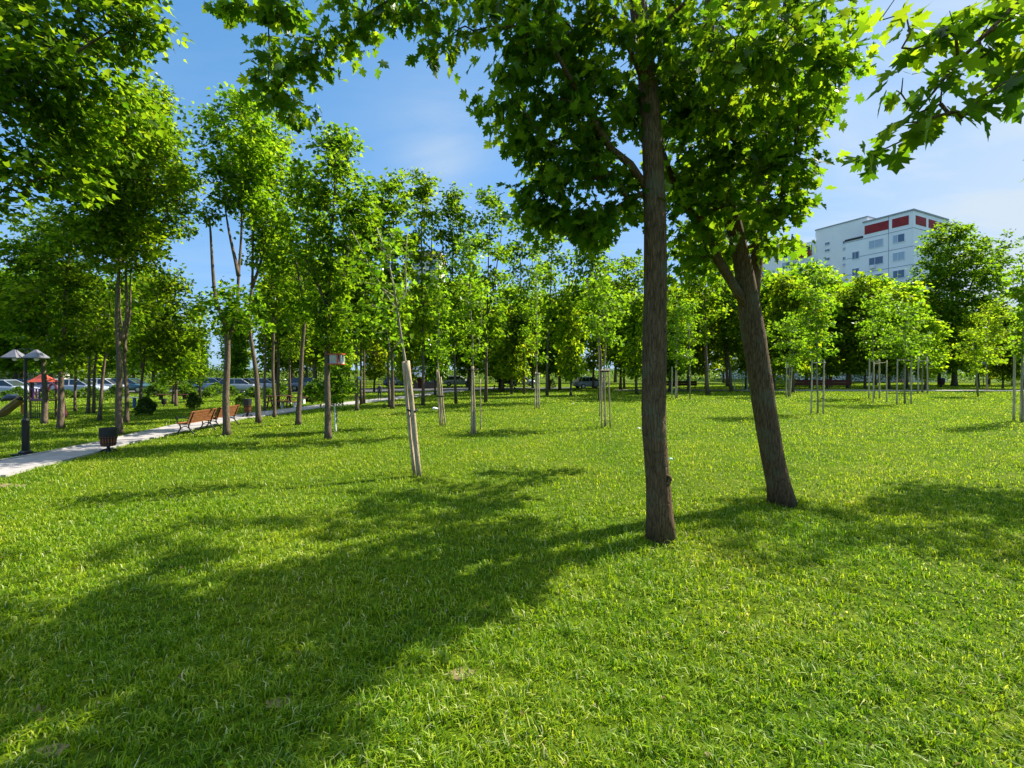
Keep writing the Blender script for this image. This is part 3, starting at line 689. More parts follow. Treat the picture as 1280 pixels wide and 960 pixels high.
# --- trees along the path and in the grove: pixels of the photograph, put on the ground at their own distance
# (label, base x, base y, trunk width, other trunk pixels, [extra stems], (crown centre x, top, bottom, half width), clumps, options)
WALK = 'trees along the footpath'
TREES = [
 ('maple with bare lower trunk just right of the two headed lamp', 55, 529.5, 8, [(56, 470), (55, 380), (62, 290)], [], (48, 275, 445, 58), 26, {}),
 ('maple with pale trunk in front of the playground climbing arch', 75, 536, 9, [(77, 480), (80, 400), (88, 300)], [], (85, 268, 452, 48), 24, {}),
 ('thin dark tree between the playground and the silver cars', 94, 514, 4, [(94, 460), (95, 400), (97, 330)], [], (100, 330, 470, 28), 14, {}),
 ('slim tree with yellowish upper twigs and a twin stem', 110, 517, 5, [(111, 480), (112, 440), (110, 400)], [[(117, 518), (118, 470), (123, 420), (128, 380)]], (124, 372, 430, 22), 9, dict(mat='young_leaf')),
 ('dark thin tree leaning right, left of the double trunked maple', 124, 525.5, 5, [(127, 490), (132, 440), (137, 380), (142, 300)], [], (145, 290, 430, 30), 12, {}),
 ('tall maple on the path edge, its brown trunk forking at bin height above', 149, 544, 9.5, [(149, 480), (147, 420), (148, 340), (151, 240)], [[(149, 425), (157, 400), (158, 340), (165, 260)]], (152, 128, 325, 84), 40, dict(per=15)),
 ('maple close behind the tall path edge maple, with slimmer trunk', 158, 528, 6, [(158, 480), (156, 430), (163, 380), (164, 320)], [[(157, 440), (152, 400), (150, 360)]], (190, 105, 300, 50), 26, {}),
 ('maple leaning right above a round dark shrub', 176, 514, 5, [(177, 480), (181, 430), (186, 380)], [[(177, 460), (174, 410)]], (205, 335, 455, 42), 24, {}),
 ('maple with twin trunks behind the small brown bin', 220, 508, 4.5, [(220, 480), (219, 440), (218, 400)], [[(216, 505), (217, 460), (214, 420)]], (215, 405, 470, 32), 16, {}),
 ('small slender maple behind the nearer bench', 250, 503, 3, [(250, 470), (249, 430)], [], (246, 380, 478, 28), 14, {}),
 ('forked maple standing at the end of the farther bench', 283.5, 544, 10, [(283, 480), (283, 410), (272, 380), (264, 320), (262, 270)], [[(284, 425), (294, 395), (300, 330), (302, 240), (304, 170)], [(298, 345), (288, 300), (281, 250)]], (300, 122, 262, 56), 26, dict(extra=[(262, 392, 20), (285, 385, 24), (312, 388, 24), (325, 400, 20), (300, 368, 18), (268, 250, 18), (262, 268, 15), (284, 245, 18)])),
 ('curving maple between the farther bench and the picnic table', 323.5, 529, 8, [(322, 490), (316, 440), (313, 400), (316, 320), (322, 220)], [[(315, 360), (330, 310), (334, 250)]], (326, 118, 330, 44), 28, {}),
 ('thin dark tree behind the curving maple', 331, 514, 4, [(331, 470), (332, 420), (330, 340)], [], (338, 250, 410, 26), 14, {}),
 ('slim straight tree in front of the picnic table', 343, 522, 5, [(342, 470), (341, 400), (340, 300), (344, 230)], [], (350, 170, 400, 34), 22, {}),
 ('dark tree right behind the slim straight one by the picnic table', 348, 509, 5, [(348, 460), (347, 410), (350, 330)], [], (352, 280, 440, 26), 14, {}),
 ('dark slender tree beside the white picnic bench', 362.5, 499, 4, [(362, 470), (364, 420), (368, 370)], [], (366, 330, 445, 26), 13, {}),
 ('maple with trunk bending right, left of the bird feeder tree', 373, 531, 8, [(374, 500), (377, 450), (381, 400), (382, 320), (386, 250)], [[(381, 390), (372, 340), (366, 290)]], (378, 205, 395, 36), 24, {}),
 ('dense maple carrying the red and white bird feeder', 410.5, 549, 10, [(409, 490), (410, 430), (411, 390), (415, 300), (419, 210)], [[(411, 380), (432, 330), (440, 270)], [(411, 390), (392, 340), (388, 290)]], (420, 160, 428, 50), 44, dict(per=16)),
 ('slim dark trunked tree right of the bird feeder', 446, 513, 5.5, [(446, 470), (445, 420), (446, 340)], [], (448, 255, 425, 30), 18, {}),
 ('first of two thin trunks standing close behind the bird feeder', 451.5, 506, 4, [(451, 460), (451, 400), (452, 320)], [], (458, 270, 430, 25), 13, {}),
 ('thin straight trunk with yellow lit edge behind the bird feeder', 455, 505, 3.5, [(455, 460), (456, 400), (458, 310)], [], (466, 250, 420, 24), 13, {}),
 ('slender tall tree with earth round its foot, behind the leaning stakes', 490.5, 511, 5.5, [(491, 470), (489, 420), (490, 340), (492, 260)], [[(487, 509), (486, 470), (485, 430)]], (490, 218, 430, 30), 22, dict(per=11)),
 ('slender tall tree right of the leaning stakes', 528.5, 507, 5, [(529, 460), (528, 400), (527, 300), (528, 240)], [[(528, 390), (538, 330), (541, 270)]], (526, 212, 425, 33), 24, dict(per=10)),
 ('slender tree with bent pale trunk above the garden hut', 570, 505, 4, [(569, 470), (568, 430), (566, 350), (566, 280)], [[(567, 380), (555, 320), (550, 270)]], (565, 238, 430, 32), 22, dict(per=9)),
 ('slender pale trunked tree right of the twin stakes', 607, 503, 4.5, [(608, 470), (608, 430), (610, 350), (612, 280)], [[(609, 400), (620, 340), (628, 280)]], (613, 236, 425, 34), 22, dict(per=9)),
 ('sparse tall tree left of the short pale stakes', 655, 493, 3.5, [(655, 450), (652, 380), (650, 320)], [[(653, 400), (664, 340), (668, 300)]], (655, 268, 420, 30), 18, dict(per=8)),
 ('sparse slender tree right of the short pale stakes', 684, 495, 4.5, [(684, 450), (687, 390), (690, 310)], [], (690, 275, 420, 32), 18, dict(per=8)),
 ('sparse tall tree directly behind the tripod stakes', 750.5, 501, 5.5, [(751, 460), (748, 420), (742, 350), (738, 300)], [[(749, 410), (758, 360), (762, 320)]], (742, 280, 400, 44), 22, dict(per=7)),
 ('dark twin trunked tree left of the nearest trunk', 775.5, 487, 4, [(776, 450), (776, 400)], [[(780.5, 487), (780, 450), (782, 400)]], (782, 320, 458, 40), 22, {}),
 ('slim leaning tree with pale lit trunk between the two big maples', 885, 494, 5.5, [(883, 460), (882, 420), (881, 380), (878, 320)], [], (872, 300, 425, 36), 20, {}),
 ('slim tree with grey trunk left of the leaning big maple', 914, 489, 5, [(912, 460), (908, 420), (910, 370)], [[(909, 483), (907, 440), (900, 400)]], (916, 330, 445, 38), 22, {}),
 ('broad dark maple in front of the far lawn beside the red bin', 1193, 482.5, 7.5, [(1193, 450), (1192, 400), (1188, 330)], [[(1192, 420), (1210, 370), (1225, 320)]], (1186, 283, 455, 52), 46, dict(per=16, sigma=.36, size=.42, leaves=26, extra=[(1232, 330, 22), (1250, 345, 20), (1268, 318, 18), (1240, 372, 24), (1225, 300, 12), (1262, 300, 10)])),
]
for i, (label, bx, by, w, path_, extra, cr, nb, opt) in enumerate(TREES):
    d = depth(by); opt = dict(opt); ex = opt.pop('extra', [])
    r0 = w * .43 * d / FPX
    stems = [pst([(bx, by)] + path_, d, r0, r0 * 0.22)]
    for e in extra: stems.append(pst(e, d + (0.25 if e[0][1] > 480 else 0), r0 * (0.95 if e[0][1] > 480 else 0.6), r0 * 0.12, dy=0.3))
    rng = random.Random(100 + i)
    blobs = profile_blobs(rng, d, *cr, nb)
    for x, y, r in ex: blobs.append((at(x, y, d + rng.uniform(-.5, .5)), (r * d / FPX,) * 3))
    sc_ = d / 16
    kw = dict(per=15, leaves=40, sigma=max(.17, .19 * sc_ ** .7), size=.15 * max(1, sc_ ** .55), shape='mid' if d < 30 else 'far')
    kw['per'] /= max(1, sc_ ** 1.1)
    if 'per' in opt: opt['per'] = opt['per'] / max(1, sc_ ** 1.1)
    kw.update(opt)
    if bx > 440 and bx < 1000: kw['size'] *= 1.3; kw['leaves'] = int(kw['leaves'] * 1.1)
    t = rng.uniform(0.85, 1.15)
    make_tree('maple_tree' if 'maple' in label else 'slender_tree', label, 'tree', at(bx, by, d), stems, blobs, 200 + i, tint=(t * rng.uniform(.92, 1.1), t, .9), group=WALK if bx < 420 else 'trees of the grove behind the lawn', **kw)

# --- background wood: one mesh per variant, copied
def background(variant, seed):
    rng = random.Random(seed); d = 60.0
    H = [11.5, 13.0, 9.5, 12.0][variant]; R = [2.9, 2.6, 3.2, 2.3][variant]
    blobs = []
    for i in range(30):
        t = (i + rng.random()) / 30; prof = min(1, 2.4 * t + .35) * min(1, .5 + 1.6 * (1 - t)); a = i * 2.4 + rng.random()
        rr = R * prof * rng.uniform(.2, .75); r = R * .36 * rng.uniform(.7, 1.3)
        blobs.append((Vector((rr * math.cos(a), rr * math.sin(a), H - .6 - t * (H - 2.9))), (r, r, r * .75)))
    stems = [[(Vector((0, 0, 0)), .17), (Vector((rng.uniform(-.2, .2), 0, 3)), .14), (Vector((rng.uniform(-.4, .4), 0, H * .8)), .04)],
             [(Vector((0, 0, 2.6)), .09), (Vector((rng.uniform(.4, .9), .3, 5)), .07), (Vector((1.2, .3, H * .7)), .03)]]
    return make_tree('background_tree', None, 'tree', (0, 0, 0), stems, blobs, seed, per=7.5, leaves=25, sigma=.40, size=.44, shape='far', bark='bark_mid', sides=7, twig=.02, group=None)
protos = [background(v, 400 + v) for v in range(4)]
used = [False] * 4
rng = random.Random(77)
BG = []
x = -330.0
while x < 1700:
    BG.append((x + rng.uniform(-6, 6), rng.uniform(56, 66), None)); x += rng.uniform(40, 66)
x = -420.0
while x < 1800:
    BG.append((x + rng.uniform(-6, 6), rng.uniform(70, 86), None)); x += rng.uniform(52, 84)
for bx in (20, 130, 190, 236, 395, 425, 470, 505, 545, 590, 625, 640, 668, 700, 715, 800, 838, 860, 930, 965, 990, 1010, 1035, 1060, 1085, 1108, 1130, 1160, 1225, 1252, 1276):
    BG.append((bx + rng.uniform(-4, 4), rng.uniform(38 if bx > 380 and bx < 1000 else 54, 60), 1))
for i, (bx, d, near) in enumerate(BG):
    if 1000 < bx and d < 66 and not near: d += 12
    v = rng.randrange(4)
    o = protos[v] if not used[v] else copy_tree(protos[v]); used[v] = True
    # the wood stands lower in the middle, where sky shows above it
    top = 335 if bx < 200 else (375 if bx < 300 else (315 if bx < 440 else (352 if bx < 760 else (345 if bx < 960 else (336 if bx < 1150 else 385)))))
    top += rng.uniform(-14, 26) + (14 if near else 0)
    if 215 < bx < 262: top = 405 + rng.uniform(0, 15)
    H = CAM_H + (HOR - top) / FPX * d; H0 = [11.5, 13.0, 9.5, 12.0][v]
    sz = H / H0; sw = sz * rng.uniform(.75, 1.05)
    o.location = (gx(bx, d), d, 0); o.rotation_euler = (0, 0, rng.uniform(0, 6.28)); o.scale = (sw, sw, sz)
    t = rng.uniform(1.0, 1.6); y = rng.uniform(.9, 1.3)
    for ch in o.children:
        if ch.name.startswith('crown'): ch.color = (t * y, t, .9 * t, 1)
    if near and bx > 940: tag(o, 'leafy tree in the row before the white apartment block', 'tree', 'trees before the white apartment block')
    elif near and bx > 380: tag(o, 'thin trunked tree deep in the shady grove behind the lawn', 'tree', 'trees deep in the grove')
    elif near: tag(o, 'green tree between the playground and the parked cars', 'tree', 'trees by the car park')
    elif d > 68: tag(o, 'distant tree in the farthest row of the wood', 'tree', 'farthest trees')
    else: tag(o, 'tree in the dense green belt closing the park', 'tree', 'belt of trees closing the park')

# dark spruce like tree in the middle of the wood
d = depth(487)
make_tree('dark_tree', 'very dark dense tree with two low trunks in the middle of the grove', 'tree', at(625, 487, d), [pst([(625, 487), (625, 460), (625, 410)], d, .2, .08), pst([(629, 487), (628, 460)], d, .15, .1)],
          profile_blobs(random.Random(5), d, 627, 385, 478, 26, 22), 333, per=7, leaves=40, sigma=.5, size=.34, shape='far', tint=(.35, .42, .5))

# --- young staked trees
YG = 'young staked trees on the lawn'
SAP = [
 # label, base, w, trunk pixels, extra stems, crown, clumps, opts
 ('leaning pale sapling with bare whip like twigs, nearest staked tree', 517, 590, 4.5, [(512, 500), (507, 450), (499, 400), (492, 360), (482, 320), (471, 285)], [[(497, 388), (486, 372), (462, 330), (440, 288)], [(497, 385), (508, 365), (508, 330), (510, 290)], [(503, 425), (488, 440), (484, 415)], [(494, 372), (472, 356), (452, 352)]], (482, 285, 420, 34), 14, dict(per=11, leaves=11, size=.13, tint=(.9, 1, 1))),
 ('sapling tied to a tripod of leaning stakes right of the nearest one', 551, 532, 2.6, [(549, 480), (547, 440), (548, 380), (549, 345)], [], (548, 330, 448, 20), 12, dict(per=14)),
 ('sapling on the upright twin stakes, with a tall yellow green crown', 592, 542, 3, [(591, 470), (590, 430), (588, 360), (586, 300)], [[(592, 452), (599, 430), (602, 380)]], (589, 290, 445, 26), 18, dict(per=12)),
 ('slim sapling on the short pale stakes in mid lawn', 671, 510, 2, [(671, 460), (671, 400), (670, 345)], [], (668, 320, 448, 22), 14, dict(per=12)),
 ('yellow green forked sapling inside the tripod stakes', 757, 533, 2.5, [(755, 480), (757, 440), (757, 400), (756, 370)], [[(749, 520), (749, 440), (744, 410), (740, 385)], [(750, 415), (757, 380), (764, 350)]], (752, 340, 425, 32), 16, dict(per=13)),
 ('yellow green sapling tied to stakes just right of the nearest trunk', 846, 498, 2, [(846, 460), (846, 420), (845, 380)], [], (848, 365, 452, 24), 16, dict(per=13)),
 ('thin stemmed yellow sapling without stakes near the dark bench', 862.5, 499, 1.8, [(862, 470), (862, 430), (861, 400)], [], (862, 372, 466, 15), 10, dict(per=13)),
 ('light green sapling behind the foot of the leaning big maple', 986, 496, 2, [(987, 450), (988, 420)], [], (986, 395, 458, 26), 14, dict(per=13)),
 ('light green sapling with wide crown in a two post frame', 1022, 517, 2.2, [(1022, 470), (1021, 430), (1020, 380), (1019, 345)], [], (1020, 335, 450, 30), 20, dict(per=12)),
 ('light green sapling in the post frame before the picnic table', 1092.5, 498, 2, [(1092, 460), (1091, 420), (1090, 380)], [], (1095, 365, 446, 27), 16, dict(per=12)),
 ('light green sapling in the four post frame', 1131, 505, 2.2, [(1131, 460), (1132, 420), (1133, 390)], [], (1126, 375, 448, 30), 18, dict(per=12)),
 ('low sapling in the farthest post frame left of the red bin', 1153, 491, 2, [(1153, 460), (1153, 435)], [], (1155, 415, 458, 18), 11, dict(per=13)),
 ('bright yellow sapling with dark leaning stem on the far lawn', 1222.5, 496, 2.2, [(1220, 470), (1218, 440), (1217, 425)], [], (1219, 410, 462, 20), 14, dict(per=14, tint=(1.35, 1.2, 1))),
 ('yellow sapling with dark straight stem behind the bright yellow one', 1234, 488, 2, [(1233, 460), (1232, 430), (1236, 400)], [[(1233, 440), (1250, 405), (1262, 385)]], (1243, 378, 455, 24), 15, dict(per=14, tint=(1.25, 1.1, 1))),
 ('dark stemmed sapling cut by the right edge in a post frame', 1278, 528, 2.6, [(1278, 470), (1279, 400), (1278, 330)], [], (1282, 330, 450, 22), 12, dict(per=8)),
 ('small bushy young tree with white staked stem by the bird feeder maple', 420.5, 541, 2.2, [(420, 500), (419, 478)], [], (420, 448, 505, 26), 16, dict(per=12, mat='leaf', tint=(.8, .9, 1))),
]
for i, (label, bx, by, w, path_, extra, cr, nb, opt) in enumerate(SAP):
    d = depth(by); r0 = max(.016, w / 2 * d / FPX); rng = random.Random(500 + i); opt = dict(opt)
    stems = [pst([(bx, by)] + path_, d, r0, r0 * .35)] + [pst(e, d + .05, r0 * .55, r0 * .2, dy=rng.uniform(-.4, .4)) for e in extra]
    sc_ = max(1, d / 16)
    kw = dict(leaves=22, sigma=.15 * sc_ ** .5, size=.135 * sc_ ** .6, shape='mid' if d < 26 else 'far', mat='young_leaf', bark='bark_young', tint=(.95, 1, 1), sides=7, twig=.004, flare=False)
    kw.update(opt); kw['per'] = kw['per'] * 1.5 / sc_ ** .8
    make_tree('young_tree', label, 'young tree', at(bx, by, d), stems, profile_blobs(rng, d, *cr, nb, br=.46), 600 + i, group=YG, **kw)

# --- stakes: (label, base y, [(foot x, top x, top y, width px, depth shift)], ties at fraction, crossbar y, wood)
FR = 'stake supports of the young trees'
STAKES = [
 ('thick leaning pair of weathered stakes bound with a black tie', 595, [(518.3, 504, 452, 4.4, .0), (525.3, 509.5, 451, 6.4, -.08)], [(515.5, 513)], None, 'stake_wood'),
 ('three leaning stakes tied together round a slim sapling', 533, [(549.5, 546, 462, 2.2, .1), (553, 548, 464, 2.2, .2), (557, 551, 471, 2.4, -.05)], [(551, 495)], None, 'stake_wood'),
 ('pair of upright tall stakes in mid lawn', 543.5, [(589.5, 590, 458, 3.2, 0), (594, 591.5, 458, 3.2, .1), (597.5, 597, 475, 2.2, 1.4)], [(592, 462)], None, 'stake_wood'),
 ('short pale stakes side by side in mid lawn', 511, [(668.5, 669.5, 465, 2, 0), (671.5, 672, 465, 2.2, .15), (674, 673.5, 466, 2.2, 0)], [(671, 468)], None, 'stake_pale'),
 ('tripod of three tall thin stakes left of the nearest trunk', 535.5, [(752, 752, 461, 2.6, 0), (757.5, 757, 461, 2.2, .3), (763, 760.5, 460, 2.4, 0)], [(756, 464)], 463, 'stake_wood'),
 ('two pale stakes just right of the nearest trunk', 498.5, [(840, 840, 458, 2, 0), (845.5, 845, 456, 2, .2)], [(843, 459)], None, 'stake_pale'),
 ('two thin stakes behind the foot of the leaning big maple', 496.5, [(982.5, 983.5, 452, 2, 0), (989.5, 990.5, 459, 1.8, .2)], [], 457, 'stake_pale'),
 ('two post frame with crossbar and a dark tie', 517.5, [(1014, 1015, 450, 2.4, 0), (1029, 1030, 449, 2.6, 0)], [(1028.5, 498)], 453.5, 'stake_pale'),
 ('two post frame with crossbar in front of the picnic table', 498, [(1086, 1087, 448, 2.2, 0), (1099.5, 1099, 449, 2.4, 0)], [], 451.5, 'stake_pale'),
 ('frame of four pale posts with crossbars', 505.5, [(1121, 1122, 449, 2.2, 0), (1140.5, 1139.5, 446, 2.4, .1), (1117, 1118.5, 452, 2, 1.8), (1135, 1135, 450, 2, 1.8)], [], 450, 'stake_pale'),
 ('small far frame of two white posts left of the red bin', 492, [(1147.5, 1148, 446, 2.2, 0), (1159.5, 1159, 446, 2.2, 0)], [], 451, 'stake_pale'),
 ('pair of grey posts cut by the right edge', 526.5, [(1267, 1268.5, 439, 3.6, 0), (1279, 1279, 437, 3.4, .1)], [], 441, 'stake_pale'),
 ('single white stake beside the bushy young tree', 541, [(421.5, 418, 503, 2.6, -.1)], [], None, 'white_paint'),
]
for label, by, poles, ties, bar, wood in STAKES:
    d = depth(by); k = d / FPX
    root = empty('stake_frame', at(sum(p[0] for p in poles) / len(poles), by, d)); b = root.location
    tag(root, label, 'tree support', FR)
    rg = random.Random(by)
    tops = []
    for fx, tx, ty, w, dd in poles:
        w = w * (.72 if w < 4 else .92)
        f = at(fx, by, d) + Vector((0, dd, 0)); f.z = -0.03
        t = at(tx, ty, d) + Vector((0, dd * (.2 if abs(dd) < 1 else 1), 0)); tops.append((f, t, w * k / 2))
        m = MB(); pts = [(f + (t - f) * q / 6) + Vector((rg.uniform(-.006, .006), rg.uniform(-.006, .006), 0)) - b for q in range(7)]
        m.tube(pts, [w * k / 2 * (1.05 - .012 * q) for q in range(7)], n=10, wob=.06, rng=rg)
        m.build('stake', M[wood], root, smooth=True)
    for tx, ty in ties:
        c = at(tx, ty, d) - b; fr = (c.z - 0) / max(.1, tops[0][1].z)
        rr = max(abs(tops[0][0].x + (tops[0][1].x - tops[0][0].x) * fr - (tops[-1][0].x + (tops[-1][1].x - tops[-1][0].x) * fr)) / 2 + tops[0][2] * 1.6, .05)
        if 1029 > tx > 1000: rr = .09
        m = MB(); n = 14
        m.tube([c + Vector((rr * math.cos(a * 2 * math.pi / n), .075 * math.sin(a * 2 * math.pi / n), .02 * math.sin(a))) for a in range(n + 1)], .022, n=6)
        m.build('tie', M['tie'], root, smooth=True)
    if bar:
        if len(poles) >= 2:
            a_, b_ = tops[0], tops[1] if len(poles) != 3 else tops[2]
            z = at(0, bar, d).z
            p = a_[0] + (a_[1] - a_[0]) * (z / a_[1].z); q = b_[0] + (b_[1] - b_[0]) * (z / b_[1].z)
            ext = (q - p).normalized() * .05
            m = MB(); off = Vector((0, -a_[2] - .02, 0)); m.tube([p - ext + off - b, q + ext + off - b], .028, n=6); m.build('crossbar', M[wood], root)
        if len(poles) == 4:
            a_, b_ = tops[2], tops[3]; p = a_[1] * 1.0; q = b_[1] * 1.0; p = p - Vector((0, .06, .12)); q = q - Vector((0, .06, .12))
            m = MB(); m.tube([p - b, q - b], .026, n=6); m.build('crossbar', M[wood], root)
# ------------------------------------------------------------------ apartment blocks
M['facade'] = simple('pale_facade_plaster', (0.82, 0.82, 0.84), 0.85, var=0.05, scale=0.25)
M['facade_warm'] = simple('off_white_facade_plaster', (0.83, 0.81, 0.80), 0.85, var=0.05, scale=0.25)
M['facade_red'] = simple('brick_red_facade_panel', (0.28, 0.024, 0.026), 0.8, var=0.18, scale=0.9)
M['seam'] = simple('facade_joint', (0.22, 0.24, 0.28), 0.9)
M['coping'] = simple('roof_coping', (0.30, 0.31, 0.33), 0.8)
M['win_frame'] = simple('white_window_frame', (0.70, 0.72, 0.75), 0.5, var=0.05)
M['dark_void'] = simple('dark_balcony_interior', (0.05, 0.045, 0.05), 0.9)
def glass_mat(name, col):
    m, n, l = mat_new(name); out = n.new('ShaderNodeOutputMaterial'); p = n.new('ShaderNodeBsdfPrincipled')
    p.inputs['Base Color'].default_value = (*col, 1); p.inputs['Roughness'].default_value = 0.08; p.inputs['Specular IOR Level'].default_value = 0.9
    l.new(p.outputs[0], out.inputs[0]); return m
M['glass'] = glass_mat('window_glass', (0.06, 0.10, 0.17))
M['curtain_glass'] = glass_mat('curtained_window_glass', (0.34, 0.42, 0.50))
M['car_glass'] = glass_mat('car_glass', (0.02, 0.025, 0.03))

dB = 80 * 2.4 / 2.2
C0 = Vector((gx(1142, dB), dB, 0)); UX = Vector((0.8987, 0.4386, 0)); VX = Vector((-0.4386, 0.8987, 0))
sB = 2.4 / 2.2
root = empty('apartment_block', C0); tag(root, 'white apartment block with red panels under its flat roof', 'apartment block')
rzB = math.atan2(UX.y, UX.x)
root.rotation_euler = (0, 0, rzB)      # local x runs along the end wall, local y along the long wall
def bbox(name, x0, x1, y0, y1, z0, z1, mat, par):
    m = MB(); m.box(((x0 + x1) / 2, (y0 + y1) / 2, (z0 + z1) / 2), (x1 - x0, y1 - y0, z1 - z0)); return m.build(name, mat, par)
HA = CAM_H + 199 / FPX * dB; A1 = 7.8 * sB; A2 = 10.9 * sB; WA = 12.6 * sB
bbox('wall', 0, WA, 0, A1, 0, HA, M['facade'], root)
bbox('roof_coping', -.12, WA + .12, -.12, A1 + .12, HA + .003, HA + .32, M['coping'], root)
lowZ = CAM_H + 163 / FPX * (dB + 8.6)
bbox('wall', 0.004, WA - .5, A1 + .003, A2, 0, lowZ, M['facade'], root)
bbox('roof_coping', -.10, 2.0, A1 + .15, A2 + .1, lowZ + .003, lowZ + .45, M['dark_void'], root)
HB = HA + 1.6
bbox('wall', 1.9, WA - .8, A1 + .2, 17.6 * sB, 0, HB, M['facade_warm'], root)
bbox('roof_coping', 1.8, WA - .7, A1 + .1, 17.7 * sB, HB + .003, HB + .25, M['coping'], root)
bbox('wall', 1.2, WA - .8, 17.6 * sB + .003, 21.8 * sB, 0, HB - 2.4, M['facade'], root)
bbox('wall', 0.2, WA - .8, 21.8 * sB + .006, 40 * sB, 0, HB - 1.9, M['facade_warm'], root)
bbox('roof_coping', 0.1, WA - .7, 21.7 * sB, 40.1 * sB, HB - 1.897, HB - 1.6, M['coping'], root)
bbox('roof_hut', 4, 7, 2, 5, HA + .33, HA + 1.1, M['facade_warm'], root)
st = 3.2 * sB
# joints between the storeys, proud of the wall
m = MB()
for k in range(9):
    z = HA - 3.0 * sB - k * st
    m.box((WA / 2, -.012, z), (WA, .024, .09)); m.box((-.012, A1 / 2, z), (.024, A1, .09)); m.box((-.008, (A1 + A2) / 2, z), (.024, A2 - A1 - .1, .09))
for y in (A1 * .475,): m.box((-.010, y, HA / 2), (.020, .07, HA - .1))
for x in (WA * .47, WA * .78): m.box((x, -.010, HA / 2 - 2), (.10, .02, HA - 4))
m.build('facade_joint', M['seam'], root)
for y0, y1 in ((.75, 3.45), (4.0, 8.25)):
    bbox('red_panel', -.05, -.002, y0, y1, HA - 2.25 * sB, HA - .62 * sB, M['facade_red'], root)
for x0, x1 in ((.75, 4.7), (5.7, 9.0), (9.7, 13.1)):
    bbox('red_panel', x0, x1, -.05, -.002, HA - 2.3 * sB, HA - .75 * sB, M['facade_red'], root)
bbox('red_panel', .15, .197, 22.6 * sB, 27 * sB, HB - 3.9, HB - 2.6, M['facade_red'], root)
bbox('balcony', .5, 1.197, 18.0 * sB, 21.4 * sB, HB - 5.6, HB - 4.6, M['facade_red'], root)
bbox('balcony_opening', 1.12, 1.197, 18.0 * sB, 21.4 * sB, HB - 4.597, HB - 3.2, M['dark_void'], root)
def window(x, y, z, w, h, kind):
    m = MB(); t = .09
    for dy in (-w / 2, w / 2): m.box((x, y + dy, z), (.10, t, h + t))
    for dz in (-h / 2, h / 2): m.box((x - .002, y, z + dz), (.10, w + t, t))
    m.box((x - .001, y + w * .08, z), (.09, t * .8, h - t))
    f = m.build('window', M['win_frame'], root)
    g = MB(); g.box((x - .004, y - w * .21, z), (.03, w * .58 - t, h - t)); g.build('pane', M['glass'] if kind != 1 else M['curtain_glass'], f)
    g = MB(); g.box((x - .004, y + w * .29, z), (.03, w * .42 - t, h - t)); g.build('pane', M['curtain_glass'] if kind != 2 else M['glass'], f)
rg = random.Random(9)
for k in range(8):
    z = HA - 4.35 * sB - k * st
    window(-.03, 2.35, z, 1.9, 1.55, k % 3); window(-.03, 6.2, z - .05, 2.5, 1.5, (k + 1) % 3)
    window(-.03, A1 + 1.4, z - 1.6, 1.3, 1.5, 2)
    for y in (11.6, 12.1): pass
    window(1.87, 12.9, HB - 4.2 - k * st, 1.0, .62, 2); window(1.87, 12.9, HB - 5.6 - k * st, 1.0, .55, 0)
    window(1.87, 16.6, HB - 3.6 - k * st, 1.0, .6, 2); window(1.87, 16.6, HB - 5.1 - k * st, 1.0, .5, 2)
    window(.17, 25, HB - 7 - k * st, 1.9, 1.5, k % 3); window(.17, 32, HB - 7 - k * st, 1.9, 1.5, (k + 1) % 3)
ac = MB(); ac.box((-.22, 6.8, HA - 4.35 * sB - st - 1.25), (.35, .9, .6), bev=.03); ac.build('air_conditioner', M['white_paint'], root)

def far_block(label, px0, px1, d, ytop, dep, wall, roofc, nst, cols):
    x0, x1 = gx(px0, d), gx(px1, d); H = CAM_H + (HOR - ytop) / FPX * d
    r = empty('apartment_block', ((x0 + x1) / 2, d, 0)); tag(r, label, 'apartment block')
    w = x1 - x0; bbox('wall', -w / 2, w / 2, 0, dep, 0, H, wall, r)
    bbox('roof', -w / 2 - .4, w / 2 + .4, -.4, dep + .4, H + .003, H + 1.5, roofc, r)
    for k in range(nst):
        for c in range(cols):
            x = -w / 2 + (c + .5) * w / cols; z = H - 2.2 - k * 3.1
            m = MB()
            for dx in (-.75, .75): m.box((x + dx, -.04, z), (.12, .10, 1.6))
            for dz in (-.75, .75): m.box((x, -.042, z + dz), (1.62, .10, .12))
            f = m.build('window', M['win_frame'], r); g = MB(); g.box((x, -.03, z), (1.38, .04, 1.38)); g.build('pane', M['glass'] if (k + c) % 3 else M['curtain_glass'], f)
M['tan_roof'] = simple('tan_roof_band', (0.42, 0.30, 0.17), 0.8)
M['pale_wall'] = simple('cream_wall', (0.62, 0.58, 0.52), 0.85, var=.05, scale=.3)
far_block('cream apartment block with a tan roof band, peeping through the slender trees', 512, 549, 112, 322, 9, M['pale_wall'], M['tan_roof'], 8, 2)
far_block('low pale building half hidden behind the far left trees', -60, 22, 72, 436, 9, M['pale_wall'], M['coping'], 1, 3)

